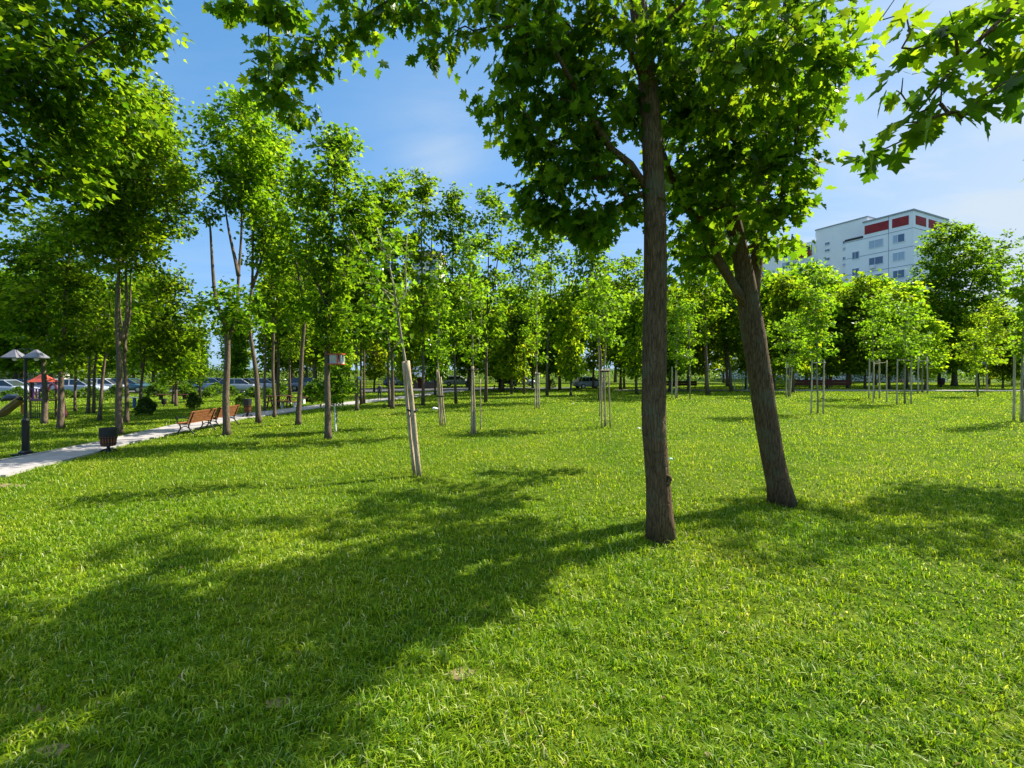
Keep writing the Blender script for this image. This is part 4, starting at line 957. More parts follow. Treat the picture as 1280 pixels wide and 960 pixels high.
# ------------------------------------------------------------------ hedges and shrubs
M['hedge_leaf'] = leaf_material('hedge_leaf', [(0, (.020, .050, .010)), (1, (.060, .110, .014))], [(0, (.05, .11, .008)), (1, (.11, .2, .012))], gloss=.05)
def shrub(label, px, by, hw, h_px, tint=(1, 1, 1), name='shrub', group=None, seed=1, n=900, cone=0.4):
    d = depth(by); rs = np.random.RandomState(seed); R = hw / FPX * d; H = h_px / FPX * d
    r = empty(name, at(px, by, d)); tag(r, label, 'shrub', group)
    t = rs.rand(n) ** .8; a = rs.uniform(0, 6.283, n); pr = np.sqrt(np.clip(np.sin(np.pi * (t * .85 + .13)), 0, 1)) * (1 - cone * t)
    rr = R * pr * np.sqrt(rs.uniform(.3, 1, n)) * (1 + .25 * np.sin(a * 3 + t * 7 + seed))
    pos = np.stack([rr * np.cos(a), rr * np.sin(a), H * (t * .93 + .02)], 1); out = pos.copy(); out[:, 2] = .5; out /= np.linalg.norm(out, axis=1)[:, None]
    c = link('foliage', leaf_mesh('foliage', pos, out, R * .30, LEAF_FAR, rs, M['hedge_leaf'], droop=-.1, tilt=.8), r); c.color = (*tint, 1)
    m = MB(); m.tube([(0, 0, -.03), (0.01, 0, H * .5)], [.03, .015], n=6)
    for k in range(5): m.tube([(0, 0, H * .15), (R * .5 * math.cos(k * 1.26), R * .5 * math.sin(k * 1.26), H * .55)], [.014, .006], n=5)
    m.build('stem', M['bark_mid'], r)
    return r
shrub('rounded dark shrub left of the path under the leaning maple', 182, 519, 11, 22, seed=2)
shrub('round dark shrub with an upright sprig behind the benches', 242, 511, 9, 20, seed=3)
shrub('dark low shrub by the flower box behind the path bin', 301, 508, 7, 13, seed=4)
shrub('low broad bush behind the white picnic bench', 392, 502, 14, 22, seed=5, tint=(1.4, 1.4, 1))
shrub('small dark shrub at the foot of the slender tree with earth round it', 480.5, 510.5, 3.2, 5.5, seed=6, n=300)
shrub('dark shrub right of the pale slim tree in the grove', 690, 485.5, 5.5, 11, seed=7, n=400, tint=(.5, .5, .5))
for i, (px, by, hw, hh) in enumerate([(22, 499, 9, 15), (112, 497, 13, 12), (146, 497, 10, 15), (196, 496, 14, 16), (232, 495, 12, 14), (262, 497, 10, 12), (318, 497, 12, 12), (350, 494, 12, 14), (84, 498, 7, 10), (408, 495, 12, 14), (438, 492, 12, 12), (60, 500, 9, 12), (128, 501, 7, 12), (8, 502, 8, 13), (290, 496, 8, 13), (336, 498, 8, 12), (270, 493, 9, 14)]):
    shrub('low green bush in front of the parked cars', px, by, hw, hh, seed=40 + i, n=500, tint=(1.5, 1.5, 1), group='bushes in front of the parked cars', name='bush')
def hedge(label, x0, y0, x1, y1, h, w, seed, tint=(1, 1, 1), group=None):
    rs = np.random.RandomState(seed); L = math.hypot(x1 - x0, y1 - y0); n = int(L * h * 70)
    r = empty('hedge', ((x0 + x1) / 2, (y0 + y1) / 2, 0)); tag(r, label, 'hedge', group)
    u = rs.rand(n); hh = h * (1 + .14 * np.sin(u * L * .9) + .10 * np.sin(u * L * 2.3 + 1))
    v = rs.uniform(-1, 1, n); z = hh * rs.rand(n) ** .7
    dx, dy = (x1 - x0) / L, (y1 - y0) / L
    pos = np.stack([(x0 - x1) / 2 + (x1 - x0) * u - dy * v * w / 2, (y0 - y1) / 2 + (y1 - y0) * u + dx * v * w / 2, z], 1)
    out = np.stack([-dy * v, dx * v, np.full(n, .3)], 1); out += rs.normal(0, .2, (n, 3)); out /= np.linalg.norm(out, axis=1)[:, None]
    c = link('foliage', leaf_mesh('foliage', pos, out, .30, LEAF_FAR, rs, M['hedge_leaf'], droop=0, tilt=.9), r); c.color = (*tint, 1)
hedge('long shaggy hedge closing the lawn on the right behind the trees', 20, 92, 150, 84, 2.4, 2.2, 21, (2.0, 2.0, 1))
hedge('dark hedge far behind the grove in the middle', -30, 92, 20.5, 94, 2.4, 2.2, 22, (1.5, 1.5, 1))
hedge('hedge beyond the parked cars on the left', -130, 66, -28, 74, 3.2, 2.4, 23, (1.6, 1.6, 1))
hedge('clipped low hedge in front of the parked white car', gx(262, 43), 43, gx(288, 44), 44, .8, .8, 24, (1.4, 1.4, 1))

# ------------------------------------------------------------------ street lamp
d = depth(568.5); k = d / FPX
root = empty('park_lamp', at(32, 568.5, d), 0.12); tag(root, 'black two headed park lamp with grey pyramid shades beside the path', 'street lamp')
zt = at(0, 436, d).z; zs = at(0, 446.5, d).z
m = MB(); m.box((0, 0, .02), (.42, .42, .06), bev=.01); m.lathe([(.15, .05), (.15, .09), (.11, .12)], 12); m.build('base_plate', M['lamp_black'], root)
m = MB(); m.lathe([(.082, .10), (.082, .92), (.09, .93), (.09, .97), (.075, 1.0), (.05, 1.03)], 18); m.build('lower_pole', M['lamp_black'], root, smooth=False)
m = MB(); m.lathe([(.040, 1.0), (.034, zs - .02), (.05, zs - .01), (.05, zs + .03), (.022, zs + .05), (.016, zt)], 14); m.build('upper_pole', M['lamp_black'], root)
for sx in (-1, 1):
    c = sx * 12 * k; hw = 8.6 * k; hh = 9.5 * k
    m = MB(); m.tube([(0, 0, zs - .03), (c, 0, zs - .03)], .016, n=6); m.tube([(0, 0, zt - .03), (sx * .10, 0, zt), (c, 0, zs + hh - .01)], .011, n=6); m.build('arm', M['lamp_black'], root)
    m = MB(); m.add([(c - hw, -hw, zs), (c + hw, -hw, zs), (c + hw, hw, zs), (c - hw, hw, zs), (c - .02, -.02, zs + hh), (c + .02, -.02, zs + hh), (c + .02, .02, zs + hh), (c - .02, .02, zs + hh), (c - hw, -hw, zs - .025), (c + hw, -hw, zs - .025), (c + hw, hw, zs - .025), (c - hw, hw, zs - .025)],
                    [(0, 1, 5, 4), (1, 2, 6, 5), (2, 3, 7, 6), (3, 0, 4, 7), (4, 5, 6, 7), (8, 9, 1, 0), (9, 10, 2, 1), (10, 11, 3, 2), (11, 8, 0, 3), (11, 10, 9, 8)])
    sh = m.build('lamp_shade', M['lamp_grey'], root)
    m = MB(); m.lathe([(.035, -.10), (.055, -.06), (.05, -.028)], 12, c=(c, 0, zs)); m.build('bulb', M['white_paint'], sh)

# ------------------------------------------------------------------ litter bins
M['bin_dark'] = simple('dark_bin_liner', (0.022, 0.021, 0.024), 0.5, .2, var=.3)
def make_bin(loc, h, rad, wood, label, group):
    r = empty('litter_bin', loc, .2); tag(r, label, 'litter bin', group)
    m = MB(); s_ = h / .72
    m.lathe([(.11 * s_, .0), (.10 * s_, .03 * s_), (.045 * s_, .06 * s_), (.04 * s_, .16 * s_), (.12 * s_, .19 * s_)], 14)
    for q in range(4):
        a = q * math.pi / 2 + .5; m.tube([(.04 * s_ * math.cos(a), .04 * s_ * math.sin(a), .10 * s_), (.14 * s_ * math.cos(a), .14 * s_ * math.sin(a), .07 * s_), (.20 * s_ * math.cos(a), .20 * s_ * math.sin(a), .012)], [.022 * s_, .02 * s_, .024 * s_], n=6)
    m.build('foot', M['iron'], r)
    m = MB(); n = 18
    for q in range(n):
        a = q * 2 * math.pi / n; c = Vector((math.cos(a), math.sin(a), 0)); t = Vector((-c.y, c.x, 0))
        r0, r1 = rad * .86, rad; z0, z1 = .20 * s_, .47 * s_; w0, w1 = r0 * 2.6 / n, r1 * 2.75 / n; th = .018
        vs = []
        for rr, z, w in ((r0, z0, w0), (r1, z1, w1)):
            for o_, sd in ((0, -1), (0, 1), (th, 1), (th, -1)): vs.append(c * (rr - .02 + o_) + t * sd * w / 2 + Vector((0, 0, z)))
        m.add(vs, [(3, 2, 1, 0), (4, 5, 6, 7), (0, 1, 5, 4), (1, 2, 6, 5), (2, 3, 7, 6), (3, 0, 4, 7)])
    m.build('slatted_body', wood, r)
    m = MB(); m.lathe([(rad * .80, .19 * s_), (rad * .97 - .02, .47 * s_), (rad * 1.02, .475 * s_), (rad * 1.07, h), (rad * 1.03, h + .008), (rad * .96, h), (rad * .90, .40 * s_), (rad * .5, .30 * s_)], 22); m.build('liner', M['bin_dark'], r, smooth=False)
    m = MB()
    for z, rr in ((.26 * s_, rad * .915), (.42 * s_, rad * 1.0)): m.lathe([(rr, z), (rr + .006, z), (rr + .006, z + .025), (rr, z + .025)], 20)
    m.build('hoop', M['iron'], r)
    return r
BW = M['bench_wood']; M['bin_wood'] = bark_material('red_brown_bin_slats', (0.24, 0.075, 0.035), (0.40, 0.15, 0.07), scale=.7, bump=.2)
d = depth(565); make_bin(at(135.5, 565, d), 30 / FPX * d, 8.8 / FPX * d, M['bin_wood'], 'wood slatted litter bin with wide black rim, nearest on the path edge', 'slatted litter bins')
d = depth(521.5); make_bin(at(309.5, 521.5, d), 23 / FPX * d, 4.4 / FPX * d, M['bench_wood'], 'orange wood litter bin on the path beyond the two benches', 'slatted litter bins')
d = depth(508); make_bin(at(205, 508, d), 9.5 / FPX * d, 2.7 / FPX * d, M['red_wood'], 'small brown litter bin far across the grass behind the tall path trees', 'slatted litter bins')
d = depth(484); make_bin(at(1176.5, 484, d), 11.5 / FPX * d, 3.7 / FPX * d, M['red_wood'], 'dark red litter bin on the far lawn beside the broad dark maple', 'slatted litter bins')

# ------------------------------------------------------------------ park benches along the path
def make_bench(L, label, group, wood, sc_=1.0):
    r = empty('park_bench'); tag(r, label, 'bench', group)
    for ex in (-L / 2 + .12, L / 2 - .12):
        m = MB()
        def cv(pts, rd=.02): m.tube([p for p, _ in spline([(Vector((ex, y, z)), 0) for y, z in pts], .05)], rd, n=6)
        cv([(-.33, .01), (-.26, .10), (-.17, .25), (-.20, .40), (-.25, .42)], .022)          # curled front leg
        cv([(.36, .01), (.27, .10), (.16, .24), (.12, .36), (.17, .42)], .022)               # curled rear leg
        cv([(-.17, .25), (-.06, .31), (.06, .31), (.16, .24)], .018)                           # arch between the legs
        cv([(-.27, .42), (.0, .40), (.17, .42)], .022)                                         # seat rail
        cv([(.15, .40), (.22, .60), (.29, .80), (.33, .84)], .022)                             # back upright
        cv([(-.25, .42), (-.29, .54), (-.26, .62), (-.10, .64), (.10, .62), (.22, .62)], .020) # armrest
        cv([(-.29, .56), (-.34, .60), (-.31, .66), (-.26, .63)], .022)                         # scroll of the armrest
        m.build('end_frame', M['iron'], r, smooth=True)
    m = MB()
    for q in range(5): m.box((0, -.24 + q * .092, .445 - .012 * math.sin(q * .8)), (L, .078, .028), bev=.006)
    m.build('seat', wood, r)
    m = MB()
    for q in range(4):
        t = q / 3; y = .165 + .125 * t; z = .52 + .31 * t
        mm = MB(); mm.box((0, 0, 0), (L, .026, .095), bev=.006)
        rot = Matrix.Rotation(-.38, 3, 'X'); m.add([rot @ Vector(v) + Vector((0, y, z)) for v in mm.v], mm.f)
    m.build('backrest', wood, r)
    r.scale = (sc_,) * 3
    return r
bn = make_bench(1.5, 'wood slat bench with black iron ends, the nearer of two by the path', 'benches on the path edge', BW, 1.0)
dn = depth(544.5); p0 = Vector((gx(232, dn), dn, 0))
bn.location = (p0.x - .10, p0.y + .72, 0); bn.rotation_euler = (0, 0, -math.pi / 2 + .03)
b2 = copy_tree(bn); b2['label'] = 'wood slat bench with black iron ends, standing past the nearer one by the path'
b2.location = (p0.x - .28, p0.y + 2.55, 0)

def board_bench(label, px0, px1, by, ytop, nleg, depth_m=.5):
    d = depth(by); k = d / FPX; L = (px1 - px0) * k; H = (by - ytop) * k
    r = empty('park_bench', at((px0 + px1) / 2, by, d)); tag(r, label, 'bench', 'dark benches on the far side of the lawn')
    m = MB()
    for q in range(2): m.box((0, -.02, H * .80 - q * H * .30), (L, .05, H * .27), bev=.01)
    m.build('backrest', M['red_wood'], r)
    m = MB()
    for q in range(3): m.box((0, .12 + q * .14, H * .42), (L, .12, .05), bev=.008)
    m.build('seat', M['red_wood'], r)
    for q in range(nleg):
        x = -L / 2 + .1 + q * (L - .2) / (nleg - 1)
        m = MB(); m.box((x, .02, H * .45), (.07, .035, H * .9)); m.box((x, .42, H * .19), (.07, .05, H * .38)); m.box((x, .24, H * .36), (.06, .40, .05)); m.build('leg', M['iron'], r)
board_bench('long dark red bench seen from behind, beside the two post frame', 992.5, 1064, 486, 474, 4)
board_bench('dark red bench behind the yellow sapling right of the nearest trunk', 829, 871, 486, 475.5, 3)

def picnic_table(label, px, by, w, wood, rz, frame):
    d = depth(by); r = empty('picnic_table', at(px, by, d), rz); tag(r, label, 'picnic table', 'picnic tables')
    m = MB()
    for q in range(5): m.box((0, -.30 + q * .15, .74), (w, .13, .045), bev=.008)
    m.build('tabletop', wood, r)
    for sy in (-1, 1):
        m = MB()
        for q in range(2): m.box((0, sy * (.62 + q * .14), .44), (w, .125, .045), bev=.008)
        m.build('seat', wood, r)
    for sx in (-1, 1):
        m = MB(); x = sx * w * .36
        m.tube([(x, -.62, .0), (x, -.18, .72)], .045, n=6); m.tube([(x, .62, .0), (x, .18, .72)], .045, n=6); m.tube([(x, -.76, .40), (x, .76, .40)], .04, n=6); m.build('leg', frame, r)
    return r
M['orange_wood'] = simple('orange_red_wood', (.34, .11, .05), .6, var=.2)
picnic_table('orange red picnic table left of the path behind the slim tree', 349, 509.5, 1.5, M['orange_wood'], .25, M['red_wood'])
picnic_table('dark picnic table behind the four post frame', 1131, 480.5, 2.4, M['red_wood'], .1, M['iron'])
def small_bench(label, px, by, w, h, top, legm, rz=0):
    d = depth(by); r = empty('backless_bench', at(px, by, d), rz); tag(r, label, 'bench')
    m = MB()
    for q in range(3): m.box((0, -.14 + q * .14, h - .03), (w, .125, .05), bev=.008)
    m.build('seat', top, r)
    for sx in (-1, 1):
        m = MB(); m.box((sx * w * .36, 0, h / 2 - .03), (.10, .36, h - .06), bev=.01); m.build('leg', legm, r)
small_bench('low orange bench with pale legs right of the orange red picnic table', 361, 510, 1.0, .42, M['orange_wood'], M['white_paint'], .2)
small_bench('white sided bench with dark seat by the path bend', 371, 505, 1.3, .5, M['red_wood'], M['white_paint'], .1)
small_bench('dark long bench far left across the grass behind the brown bin', 216, 500, 2.4, .45, M['red_wood'], M['iron'], .1)

# ------------------------------------------------------------------ bird feeder on the maple
d = depth(549) - .02; k = d / FPX
root = empty('bird_feeder', at(413, 449, d) + Vector((0, -.05, 0))); tag(root, 'red and white bird feeder box fixed to the dense maple trunk', 'bird feeder')
W = 16 * k; Hh = 10 * k
m = MB(); m.box((W * .52, 0, Hh * .62), (W * 1.16, .34, .035), bev=.006); m.build('roof', M['red_paint'], root)
m = MB(); m.box((W * .52, 0, -Hh * .62), (W * 1.12, .34, .035), bev=.006); m.build('floor_board', M['red_paint'], root)
m = MB(); m.box((W * .36, 0, 0), (W * .56, .24, Hh * 1.14)); m.build('box', simple('weathered_white_board', (.50, .46, .43), .7, var=.15), root)
m = MB(); m.box((W * .72, -.13, 0), (.045, .03, Hh * 1.14)); m.box((W * .72, .13, 0), (.045, .03, Hh * 1.14)); m.build('post', M['red_paint'], root)
m = MB()
for y in (-.125, .125):
    m.box((W * .98, y, 0), (.03, .03, Hh * 1.14))
m.box((W * .98, 0, Hh * .50), (.028, .25, .03)); m.box((W * .98, 0, -Hh * .50), (.028, .25, .03)); m.build('frame_trim', M['white_paint'], root)
m = MB(); m.box((W * .87, .0, 0), (W * .16, .18, Hh * .95)); m.build('seed_window', M['glass'], root)
# platform feeder with white cup, on the slim tree behind
d = depth(513) - .1
root = empty('feeding_tray', at(446, 471.5, d)); tag(root, 'small feeding tray with a pale cup on the slim dark trunk', 'bird feeder')
m = MB(); m.box((-.05, -.05, 0), (.42, .34, .03), bev=.005); m.build('tray', M['stake_pale'], root)
m = MB(); m.lathe([(.05, -.12), (.09, -.02), (.085, .10), (.06, .12)], 12, c=(.18, -.06, -.08)); m.build('cup', simple('pale_blue_plastic', (.35, .42, .62), .4), root)
m = MB(); m.lathe([(.05, .015), (.10, .06), (.10, .16), (.04, .2)], 10, c=(-.02, -.08, 0)); m.build('seed_holder', simple('yellow_plastic', (.55, .5, .05), .4), root)

# ------------------------------------------------------------------ playground tower
dP = depth(523.5); k = dP / FPX; gp = lambda x, y, dy=0: at(x, y, dP + dy) - at(44, 523.5, dP)
root = empty('playground_tower', at(44, 523.5, dP)); tag(root, 'playground tower with red pyramid roof, slide and pink climbing arch', 'playground')
M['pink'] = simple('pink_red_tube', (.50, .10, .14), .4); M['purple'] = simple('purple_panel', (.22, .04, .20), .45); M['orange'] = simple('orange_panel', (.55, .17, .03), .45)
M['brown_panel'] = simple('brown_panel', (.17, .10, .06), .6); M['slide_dark'] = simple('dark_slide_plastic', (.03, .035, .06), .3); M['rail_tan'] = simple('tan_slide_rail', (.40, .25, .10), .5)
cx = 46; W = 8 * k
for sx in (-1, 1):
    for sy in (0, 1):
        m = MB(); x = gp(cx, 500).x + sx * W; y = sy * 2 * W
        m.tube([(x, y, -.02), (x, y, gp(0, 477).z)], .045, n=8); m.build('post', M['brown_panel'], root)
m = MB(); z0, z1 = gp(0, 477.5).z, gp(0, 466.5).z; c = gp(cx, 500).x; R = W * 1.3
m.add([(c - R, W - R, z0), (c + R, W - R, z0), (c + R, W + R, z0), (c - R, W + R, z0), (c, W, z1)], [(0, 1, 4), (1, 2, 4), (2, 3, 4), (3, 0, 4), (3, 2, 1, 0)]); m.build('roof', M['red_paint'], root)
m = MB(); m.box((c, W, gp(0, 501).z), (2 * W + .12, 2 * W + .12, .06), bev=.01); m.build('deck', M['brown_panel'], root)
m = MB(); m.box((gp(38, 0).x, W * .2, (gp(0, 478).z + gp(0, 500).z) / 2), (5 * k, .05, gp(0, 478).z - gp(0, 500).z), bev=.01); m.build('wall_panel', M['brown_panel'], root)
for x in (43.5, 47, 50.5):
    m = MB(); m.box((gp(x, 0).x, -.06, gp(0, 492).z), (.055, .03, gp(0, 486).z - gp(0, 499).z)); m.build('railing_bar', M['purple'], root)
m = MB(); m.box((c, -.06, gp(0, 486).z), (2 * W, .04, .05)); m.box((c, -.06, gp(0, 499).z), (2 * W, .04, .05)); m.build('railing', M['purple'], root)
m = MB()
for q in range(7): m.tube([(c - W + q * W / 3, .02, 0.02), (c - W + q * W / 3, .02, gp(0, 502).z)], .014, n=5)
for q in range(5): m.tube([(c - W, .02, gp(0, 502).z * (q + .5) / 5), (c + W, .02, gp(0, 502).z * (q + .5) / 5)], .014, n=5)
m.build('climbing_net', M['iron'], root)
top = gp(31, 499, .2); bot = gp(1, 522, -.2)
chute = spline([(top, 0), (gp(22, 506, .1), 0), (gp(10, 515, 0), 0), (gp(3, 520.5, -.1), 0), (gp(-5, 521.5, -.2), 0)], .1)
m = MB(); cr_ = [(-.24, .16), (-.20, .02), (0, -.03), (.20, .02), (.24, .16)]
vs = []; 
for p, _ in chute:
    for a, b_ in cr_: vs.append(p + Vector((0, a, b_)))
nn = len(cr_); fs = [(i * nn + j, (i + 1) * nn + j, (i + 1) * nn + j + 1, i * nn + j + 1) for i in range(len(chute) - 1) for j in range(nn - 1)]
m.add(vs, fs); sl = m.build('slide', M['rail_tan'], root)
for a in (-.24, .24):
    m = MB(); m.tube([p + Vector((0, a, .17)) for p, _ in chute], .045, n=6); m.build('side_rail', M['rail_tan'], sl)
m = MB(); m.box((gp(23, 0).x, .2, gp(0, 512).z), (4 * k, .06, gp(0, 506).z - gp(0, 519).z), bev=.01); m.build('orange_panel', M['orange'], root)
m = MB(); m.tube([gp(27, 499), gp(20, 496.5), gp(10, 497), gp(3, 500)], [.07, .15, .16, .08], n=10); m.build('tube_hood', M['slide_dark'], root, smooth=True)
for dy in (0, .55):
    m = MB(); m.tube([p for p, _ in spline([(gp(56, 500, dy), 0), (gp(60, 488, dy), 0), (gp(65, 479, dy), 0), (gp(72, 486, dy), 0), (gp(79, 500, dy), 0), (gp(83, 521, dy), 0)], .12)], .05, n=7); m.build('climbing_arch', M['pink'], root, smooth=True)
for q in range(5):
    m = MB(); x = 60 + q * 5; y = [489, 481, 482.5, 491, 504][q]; m.tube([gp(x, y, 0), gp(x, y, .55)], .03, n=6); m.build('rung', M['pink'], root)
for dy in (0, .55):
    m = MB(); m.tube([gp(59, 523, dy), gp(59, 490, dy)], .05, n=7); m.build('post', M['brown_panel'], root)

# seesaw with a blue post
d = depth(509); root = empty('seesaw', at(168, 509, d)); tag(root, 'small seesaw of pale board on a blue post beyond the path trees', 'seesaw')
bl = simple('blue_paint', (.03, .08, .30), .45)
m = MB(); m.box((0, 0, .30), (.14, .14, .62), bev=.01); m.build('post', bl, root)
m = MB(); m.box((0, 0, .62), (1.5, .22, .05), bev=.01); m.build('board', M['white_paint'], root)
for sx in (-1, 1):
    m = MB(); m.tube([(sx * .48, -.12, .64), (sx * .48, -.12, .82), (sx * .48, .12, .82), (sx * .48, .12, .64)], .016, n=6); m.build('handle', bl, root)

# ------------------------------------------------------------------ parked cars
M['car_paint'] = simple('car_paint', (1, 1, 1), .25, .0, var=.0, spec=.6, objcol=True)
M['tyre'] = simple('tyre_rubber', (.015, .015, .015), .85); M['rim'] = simple('alloy_rim', (.45, .46, .48), .3, .8); M['tail_red'] = simple('red_tail_lamp', (.40, .02, .02), .25); M['head_clear'] = simple('clear_headlamp', (.65, .68, .70), .15)
def make_car():
    r = empty('parked_car')
    st_ = [(-2.1, .70, .34, .78), (-2.0, .82, .28, .92), (-1.4, .87, .24, .95), (-.4, .88, .22, .97), (.6, .88, .22, .96), (1.3, .86, .24, .90), (1.9, .80, .28, .76), (2.1, .66, .34, .62)]
    m = MB(); vs = []; ring = 8
    for x, w, z0, z1 in st_:
        vs += [(x, -w * .92, z0), (x, -w, z0 + .15), (x, -w, z1 - .12), (x, -w * .86, z1), (x, w * .86, z1), (x, w, z1 - .12), (x, w, z0 + .15), (x, w * .92, z0)]
    fs = [(i * ring + j, i * ring + (j + 1) % ring, (i + 1) * ring + (j + 1) % ring, (i + 1) * ring + j) for i in range(len(st_) - 1) for j in range(ring)]
    m.add(vs, fs + [tuple(range(ring))[::-1], tuple((len(st_) - 1) * ring + j for j in range(ring))]); body = m.build('body', M['car_paint'], r, smooth=True)
    m = MB(); cb = [(-1.95, .80, .93, 0), (-1.55, .66, 1.40, 1), (-.5, .66, 1.47, 1), (.25, .64, 1.42, 1), (1.05, .78, .95, 0)]
    vs = []
    for x, w, z, _ in cb: vs += [(x, -w, z), (x, w, z)]
    base = [(x, s_ * .82, .94) for x in (-1.95, -.5, .25, 1.05) for s_ in (-1, 1)]
    m.add([(-1.95, -.80, .93), (-1.95, .80, .93), (-1.60, .64, 1.39), (-1.60, -.64, 1.39)], [(0, 3, 2, 1)])
    m.add([(1.05, -.78, .95), (1.05, .78, .95), (.28, .63, 1.40), (.28, -.63, 1.40)], [(0, 1, 2, 3)])
    for s_ in (-1, 1): m.add([(-1.95, s_ * .80, .93), (1.05, s_ * .78, .95), (.28, s_ * .63, 1.40), (-1.60, s_ * .64, 1.39)], [(0, 1, 2, 3) if s_ < 0 else (3, 2, 1, 0)])
    m.build('window', M['car_glass'], r)
    m = MB(); m.box((-.66, 0, 1.43), (1.96, 1.30, .07), bev=.03)
    for s_ in (-1, 1):
        for (xa, za), (xb, zb) in ((((1.05), .95), (.28, 1.41)), ((-.35, .95), (-.42, 1.41)), ((-1.93, .93), (-1.60, 1.40))): m.tube([(xa, s_ * .80, za), (xb, s_ * .64, zb)], .035, n=5)
    m.build('roof', M['car_paint'], r)
    for x in (-1.3, 1.3):
        for s_ in (-1, 1):
            m = MB(); n = 18; o = []
            m.tube([(x, s_ * .70, .31), (x, s_ * .89, .31)], .31, n=n); w = m.build('wheel', M['tyre'], r)
            m = MB(); m.tube([(x, s_ * .80, .31), (x, s_ * .90, .31)], .19, n=12); m.build('rim', M['rim'], w)
    for s_ in (-1, 1):
        m = MB(); m.box((2.02, s_ * .56, .64), (.16, .28, .12), bev=.03); m.build('headlight', M['head_clear'], r)
        m = MB(); m.box((-2.05, s_ * .62, .80), (.12, .22, .16), bev=.03); m.build('tail_light', M['tail_red'], r)
    return r
car = make_car(); first = True
CARS = [(8, 41, .2, (.55, .62, .72), 'pale blue grey car parked at the far left edge'), (33, 44, .1, (.02, .03, .09), 'dark blue car parked behind the playground slide'), (68, 45, .1, (.62, .64, .68), 'light grey car parked behind the pink climbing arch'), (99, 44, .2, (.50, .56, .68), 'silver blue car parked between the thin dark trunks'),
        (133, 47, .15, (.72, .75, .80), 'white car parked behind the double trunked path maple'), (163, 48, .1, (.05, .16, .22), 'dark teal car parked right of the tall path edge maple'), (302, 47, .12, (.70, .72, .75), 'white car parked behind the farther bench'), (332, 49, .1, (.60, .63, .68), 'pale car parked behind the curving maple'),
        (268, 50, .1, (.45, .55, .72), 'light blue car parked left of the forked maple'), (386, 52, .2, (.30, .32, .36), 'grey car with hidden front behind the low broad bush'),
        (500, 62, .1, (.10, .14, .22), 'dark blue car deep in the shade left of the garden hut'), (573, 66, .05, (.66, .67, .70), 'white car parked right of the garden hut'), (737, 58, .3, (.52, .54, .62), 'silver car half hidden behind the tripod stakes'), (652, 66, .1, (.55, .62, .75), 'pale blue car far back in the grove')]
for px, d, rz, colr, label in CARS:
    c = car if first else copy_tree(car); first = False
    c.location = (gx(px, d), d, .022); c.rotation_euler = (0, 0, rz); tag(c, label, 'car', 'parked cars beyond the trees')
    for ch in c.children:
        if ch.name.split('.')[0] in ('body', 'roof'): ch.color = (colr[0] * .5, colr[1] * .5, colr[2] * .52, 1)

# ------------------------------------------------------------------ garden hut with blue grey roof
d = 58.0; x0, x1 = gx(517, d), gx(546, d); w = x1 - x0
root = empty('garden_hut', ((x0 + x1) / 2, d, 0)); tag(root, 'low hut with blue grey pitched roof behind the leaning stakes', 'hut')
bbox('wall', -w / 2, w / 2, 0, 2.4, 0, CAM_H - 12 / FPX * d * 0 - .9, simple('brown_timber_wall', (.13, .09, .075), .8), root)
zr = CAM_H - .9; m = MB(); m.add([(-w / 2 - .3, -.35, zr), (w / 2 + .3, -.35, zr), (w / 2 + .1, 1.2, zr + 1.35), (-w / 2 - .1, 1.2, zr + 1.35), (-w / 2 - .3, 2.75, zr), (w / 2 + .3, 2.75, zr)], [(0, 1, 2, 3), (3, 2, 5, 4), (0, 3, 4), (1, 5, 2), (0, 4, 5, 1)])
m.build('roof', simple('blue_grey_roof_sheet', (.30, .36, .45), .4, .2), root)
m = MB(); m.box((-.5, -.03, .75), (.8, .05, 1.4), bev=.01); m.build('door', M['red_wood'], root)
m = MB(); m.box((.7, -.03, .95), (.8, .05, .5), bev=.01); m.build('window', M['glass'], root)

# ------------------------------------------------------------------ tubular rail, boards, litter
d = depth(487.5); root = empty('rail_fence', at(932, 487.5, d)); tag(root, 'pale green low tubular rail left of the leaning big maple', 'rail')
tg = simple('pale_green_tube', (.40, .50, .38), .5)
for px in (918, 928.5, 934, 944):
    m = MB(); m.tube([at(px, 488.5, d) - root.location, at(px, 471 if px != 934 else 459, d) - root.location], .045, n=6); m.build('post', tg, root)
m = MB(); m.tube([at(914, 471, d) - root.location, at(950, 470.5, d) - root.location], .04, n=6); m.build('rail', tg, root)
d = 66.0; root = empty('notice_board', at(1226, 474, d)); root.location.z = 0; tag(root, 'blue green board on posts beyond the yellow saplings', 'board')
for sx in (-1, 1):
    m = MB(); m.tube([(sx * .4, 0, 0), (sx * .4, 0, 3.4)], .05, n=6); m.build('post', M['iron'], root)
m = MB(); m.box((0, -.06, 3.0), (1.1, .05, 1.1), bev=.01); m.build('panel', simple('teal_board', (.12, .30, .30), .5), root)
def wad(name, label, px, by, s_, col, seed):
    d = depth(by); rg = random.Random(seed); bm = bmesh.new(); bmesh.ops.create_icosphere(bm, subdivisions=2, radius=1)
    for v in bm.verts: f = rg.uniform(.65, 1.25); v.co = Vector((v.co.x * s_ * f, v.co.y * s_ * .7 * f, max(-.02, v.co.z * s_ * .45 * f) + s_ * .3))
    me = bpy.data.meshes.new(name); bm.to_mesh(me); bm.free(); me.materials.append(simple(name + '_film', col, .5, var=.1)); o = link(name, me, None, at(px, by, d)); tag(o, label, 'litter')
wad('plastic_bag', 'crumpled white bag lying on the grass behind the leaning stakes', 543.5, 512, .19, (.7, .72, .72), 1)
wad('plastic_wrapper', 'small turquoise wrapper on the grass right of the nearest trunk', 838, 574.5, .06, (.25, .62, .55), 2)
wad('paper_scrap', 'tiny white scrap on the grass left of the nearest trunk', 799, 536, .07, (.75, .75, .7), 3)
